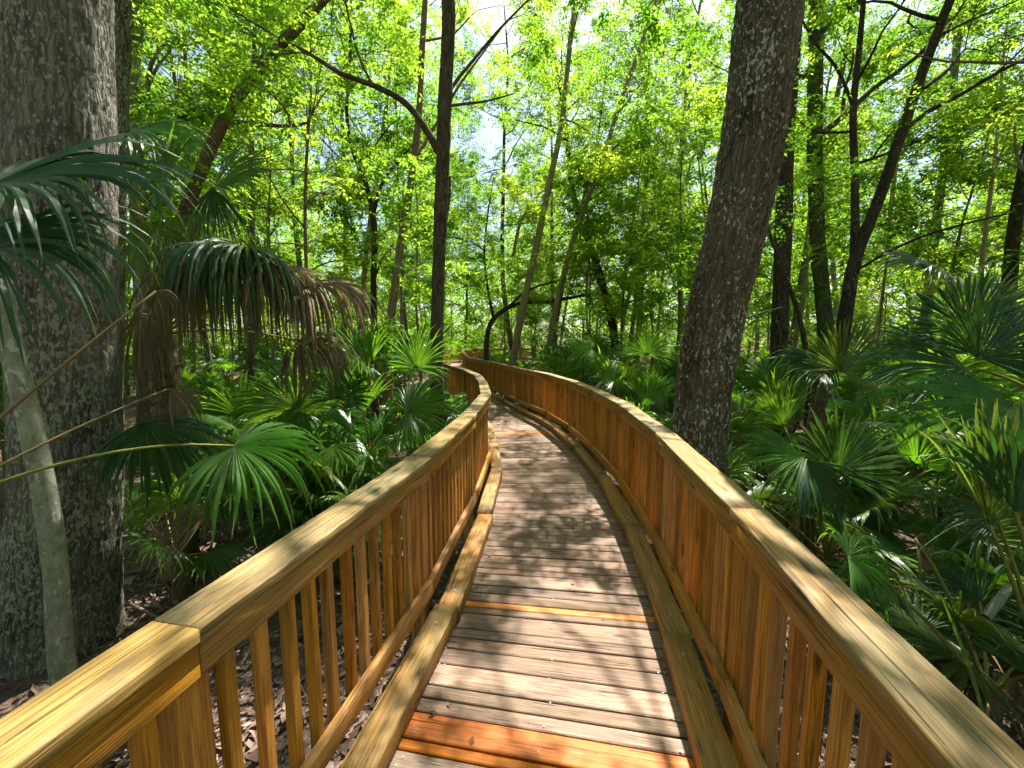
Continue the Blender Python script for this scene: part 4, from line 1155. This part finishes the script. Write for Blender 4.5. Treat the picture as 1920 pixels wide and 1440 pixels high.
# palmetto thicket farther off: whole plants as one mesh, copied
protos = []
for i in range(5):
    rg = np.random.default_rng(500 + i)
    m = MB(); tz = .35 + .3 * i * .5
    for k in range(15):
        a = k * 2.399 + rg.normal(0, .3); e = math.radians(8 + 70 * ((k + .5) / 15) ** .8)
        d = np.array([math.cos(a) * math.cos(e), math.sin(a) * math.cos(e), math.sin(e)])
        top = np.array([0, 0, tz]); hub = top + d * .85 * rg.uniform(.75, 1.2)
        c = nrm(d * [1, 1, .8] + [0, 0, -.18]); s = nrm(np.cross([0, 0, 1.0], c))
        stalk(m, top, hub, .04, .012, .008, 6)
        frond(m, hub, c, nrm(np.cross(c, s) + s * rg.normal(0, .35)), .62 * rg.uniform(.8, 1.15), A=115, nseg=30, g=rg.uniform(.25, .8), split=rg.uniform(.45, .6), seed=int(rg.integers(1e6)), fold=rg.uniform(.1, .45))
    tube(m, [(0, 0, -.3), (0, 0, tz)], [.1, .09], 9, 8, i, 0, .1)
    protos.append(m)
pobj = {}
rg = np.random.default_rng(321); pl = []
tries = 0
while len(pl) < 75 and tries < 8000:
    tries += 1
    r = math.sqrt(rg.uniform(5.5 ** 2, 27 ** 2)); a = math.radians(rg.uniform(-56, 56)); x, y = r * math.sin(a), r * math.cos(a)
    if path_dist(x, y) < 1.75 or any(math.hypot(x - q[0], y - q[1]) < 1.25 for q in pl): continue
    if y < 7.5 and x < 0 and x > -4.5: continue
    pl.append((x, y))
    i = int(rg.integers(5))
    if i not in pobj:
        o = protos[i].build('palmetto', M['frond'], None); pobj[i] = o
    else:
        o = pobj[i].copy(); COL.objects.link(o)
    o.location = (x, y, float(ground_h(x, y))); o.rotation_euler = (0, 0, rg.uniform(0, 6.28)); s = rg.uniform(.8, 1.25); o.scale = (s, s, s)
    side = 'left' if x < np.interp(y, CN[:, 1], CN[:, 0]) else 'right'
    tag(o, f'fan leaved palmetto in the thicket deeper in the forest {side} of the boardwalk', 'palm', f'palmetto thicket {side} of the boardwalk')

# ------------------------------------------------------------------ litter, sticks, blades
rg = np.random.default_rng(11)
N = 60000
r = 1.2 + 15 * rg.beta(1.1, 2.0, N); a = np.radians(rg.uniform(-80, 80, N))
x, y = r * np.sin(a), r * np.cos(a)
z = ground_h(x, y) + rg.uniform(.003, .03, N)
d = nrm(np.stack([rg.normal(0, 1, N), rg.normal(0, 1, N), rg.normal(0, .25, N)], 1))
n_ = nrm(np.stack([rg.normal(0, .45, N), rg.normal(0, .45, N), np.ones(N)], 1)); s = nrm(np.cross(n_, d)); n_ = np.cross(d, s)
L = (.03 + .10 * rg.random(N) ** 2.2)[:, None]; p = np.stack([x, y, z], 1)
w = L * rg.uniform(.12, .32, (N, 1))
mid = p + d * L * .5 + n_ * L * rg.uniform(-.05, .2, (N, 1))
v = np.stack([p, mid + s * w, p + d * L, mid - s * w], 1).reshape(-1, 3)
m = MB(); m.add(v, np.arange(N * 4).reshape(N, 4), None, None, v, np.repeat(rg.random(N) ** 1.3, 4))
tag(m.build('leaf_litter', M['litter'], None), 'dead brown leaves strewn over the forest floor', 'leaf litter', None, 'stuff')
N = 90; v = []; rr = []
for i in range(N):
    q_ = rg.uniform(.6, 12); c0, l0, h0 = cat(q_ + .7); sd0 = rg.choice([-1, 1]) * (1 - rg.beta(1, 2.2)) * .8
    p_ = np.array([*(c0 + l0 * h0 * sd0), .004]); a_ = rg.uniform(0, 6.28); L_ = rg.uniform(.015, .05)
    d_ = np.array([math.cos(a_), math.sin(a_), 0]); s_ = np.array([-d_[1], d_[0], 0]) * L_ * rg.uniform(.15, .3)
    mm_ = p_ + d_ * L_ * .5 + [0, 0, L_ * rg.uniform(.05, .2)]
    v += [p_, mm_ + s_, p_ + d_ * L_, mm_ - s_]; rr += [rg.random()] * 4
m = MB(); m.add(v, np.arange(N * 4).reshape(N, 4), None, None, v, rr)
tag(m.build('deck_litter', M['litter'], None), 'small dry leaves and bits fallen on the deck planks', 'leaf litter', None, 'stuff')
# fine twigs
m = MB()
for i in range(500):
    r = 1.6 + 9 * rg.random(); a = math.radians(rg.uniform(-70, 70)); x, y = r * math.sin(a), r * math.cos(a)
    th = rg.uniform(0, 6.28); L = rg.uniform(.15, .6)
    q = np.array([x, y, float(ground_h(x, y)) + .015]); e = q + np.array([math.cos(th) * L, math.sin(th) * L, rg.uniform(0, .08)])
    tube(m, [q, (q + e) / 2 + rg.normal(0, .02, 3), e], [.006, .005, .003], 4, 5, i, 0, 0, rnd=rg.random())
tag(m.build('fallen_twigs', M['bark_tan'], None), 'thin dry twigs scattered over the litter', 'twigs', None, 'stuff')


def branch(label, pts, rad, mat='bark_thin', name='fallen_branch', cat='branch'):
    pts = np.array(pts); loc = pts[0].copy()
    m = MB(); tube(m, pts - loc, rad, 8, 24, int(abs(loc[0] * 100)), 0, .1)
    o = m.build(name, M[mat], None, True); o.location = loc
    return tag(o, label, cat)


branch('short pale broken branch stub lying among the right edge palmetto stalks', [W(1848, 1158, 2.05), W(1872, 1128, 2.1), W(1892, 1100, 2.15)], [.022, .025, .018])
branch('long pinkish bare branch arching low over the ground on the right', [W(1670, 918, 3.6), W(1740, 914, 3.5), W(1790, 918, 3.4), W(1830, 938, 3.3)], [.012, .014, .012, .008], 'bark_tan')
branch('thin stick lying on the litter below the thick left trunk', [W(240, 1130, 2.9), W(290, 1155, 2.75), W(345, 1185, 2.6)], [.012, .011, .008], 'bark_tan')
branch('pale curved branch in the brush right of the ridged trunk', [W(1400, 596, 5.4), W(1430, 586, 5.4), W(1465, 576, 5.5)], [.012, .012, .008])


def blade(label, p0, p1, wd, bend):
    p0, p1 = np.asarray(p0), np.asarray(p1)
    K = 14; m = MB(); v = []
    for i in range(K):
        x = i / (K - 1); p = (p1 - p0) * x + bend * (4 * x * (1 - x)) * np.array([.3, 0, 1.0])
        ww = wd * min(1, (1 - x) * 4 + .05) * (.7 + .3 * math.sin(x * 3))
        t_ = nrm(p1 - p0); s_ = nrm(np.cross(t_, [.2, -1, .3]))
        v += [p - s_ * ww + [0, .3 * ww, 0], p, p + s_ * ww + [0, .3 * ww, 0]]
    q = [[i * 3 + j, i * 3 + j + 1, i * 3 + j + 4, i * 3 + j + 3] for i in range(K - 1) for j in (0, 1)]
    m.add(v, q)
    o = m.build('grass_blade', M['frond'], None); o.location = p0
    return tag(o, label, 'grass blade')


blade('long bright green strap leaf standing beyond the right railing', W(1862, 1400, 1.75), W(1762, 1112, 1.9), .013, .03)
blade('stiff green strap leaf slanting up at the right edge', W(1845, 1125, 2.0), W(1935, 990, 1.9), .011, .0)

# ------------------------------------------------------------------ camera, sky, sun
cam = bpy.data.cameras.new('camera'); co = bpy.data.objects.new('camera', cam); COL.objects.link(co)
co.location = (0, 0, EYE); co.rotation_euler = (PI / 2 - PITCH, 0, 0)
cam.sensor_width = 36; cam.lens = 36 * F_PX / 1920; cam.clip_start = .02; cam.clip_end = 1000
SC.camera = co

SUN_EL, SUN_AZ = math.radians(62), math.atan2(.42, .91)
sd = Vector((math.sin(SUN_AZ) * math.cos(SUN_EL), math.cos(SUN_AZ) * math.cos(SUN_EL), math.sin(SUN_EL)))
sun = bpy.data.lights.new('sun', 'SUN'); so = bpy.data.objects.new('sun', sun); COL.objects.link(so)
sun.energy = 5.0; sun.angle = math.radians(.45); sun.color = (1, .95, .86)
so.rotation_euler = sd.to_track_quat('Z', 'Y').to_euler(); so.location = (8, 3, 30)
wd = bpy.data.worlds.new('World'); SC.world = wd; wd.use_nodes = True
wt = wd.node_tree; wt.nodes.clear()
sky = wt.nodes.new('ShaderNodeTexSky'); sky.sky_type = 'NISHITA'; sky.sun_disc = False
sky.sun_elevation = SUN_EL; sky.sun_rotation = SUN_AZ; sky.dust_density = 2.0
bg = wt.nodes.new('ShaderNodeBackground'); bg.inputs['Strength'].default_value = .08
wo = wt.nodes.new('ShaderNodeOutputWorld')
wt.links.new(sky.outputs[0], bg.inputs[0]); wt.links.new(bg.outputs[0], wo.inputs[0])

SC.view_settings.view_transform = 'Standard'; SC.view_settings.look = 'None'
SC.view_settings.gamma = 1; SC.view_settings.exposure = 1.75
cy = SC.cycles
cy.max_bounces = 5; cy.diffuse_bounces = 3; cy.glossy_bounces = 2; cy.transmission_bounces = 4; cy.transparent_max_bounces = 4
cy.caustics_reflective = False; cy.caustics_refractive = False
cy.sample_clamp_indirect = 6.0
cy.use_denoising = True
cy.use_adaptive_sampling = True; cy.adaptive_threshold = 0.03; cy.adaptive_min_samples = 16
cy.use_light_tree = False
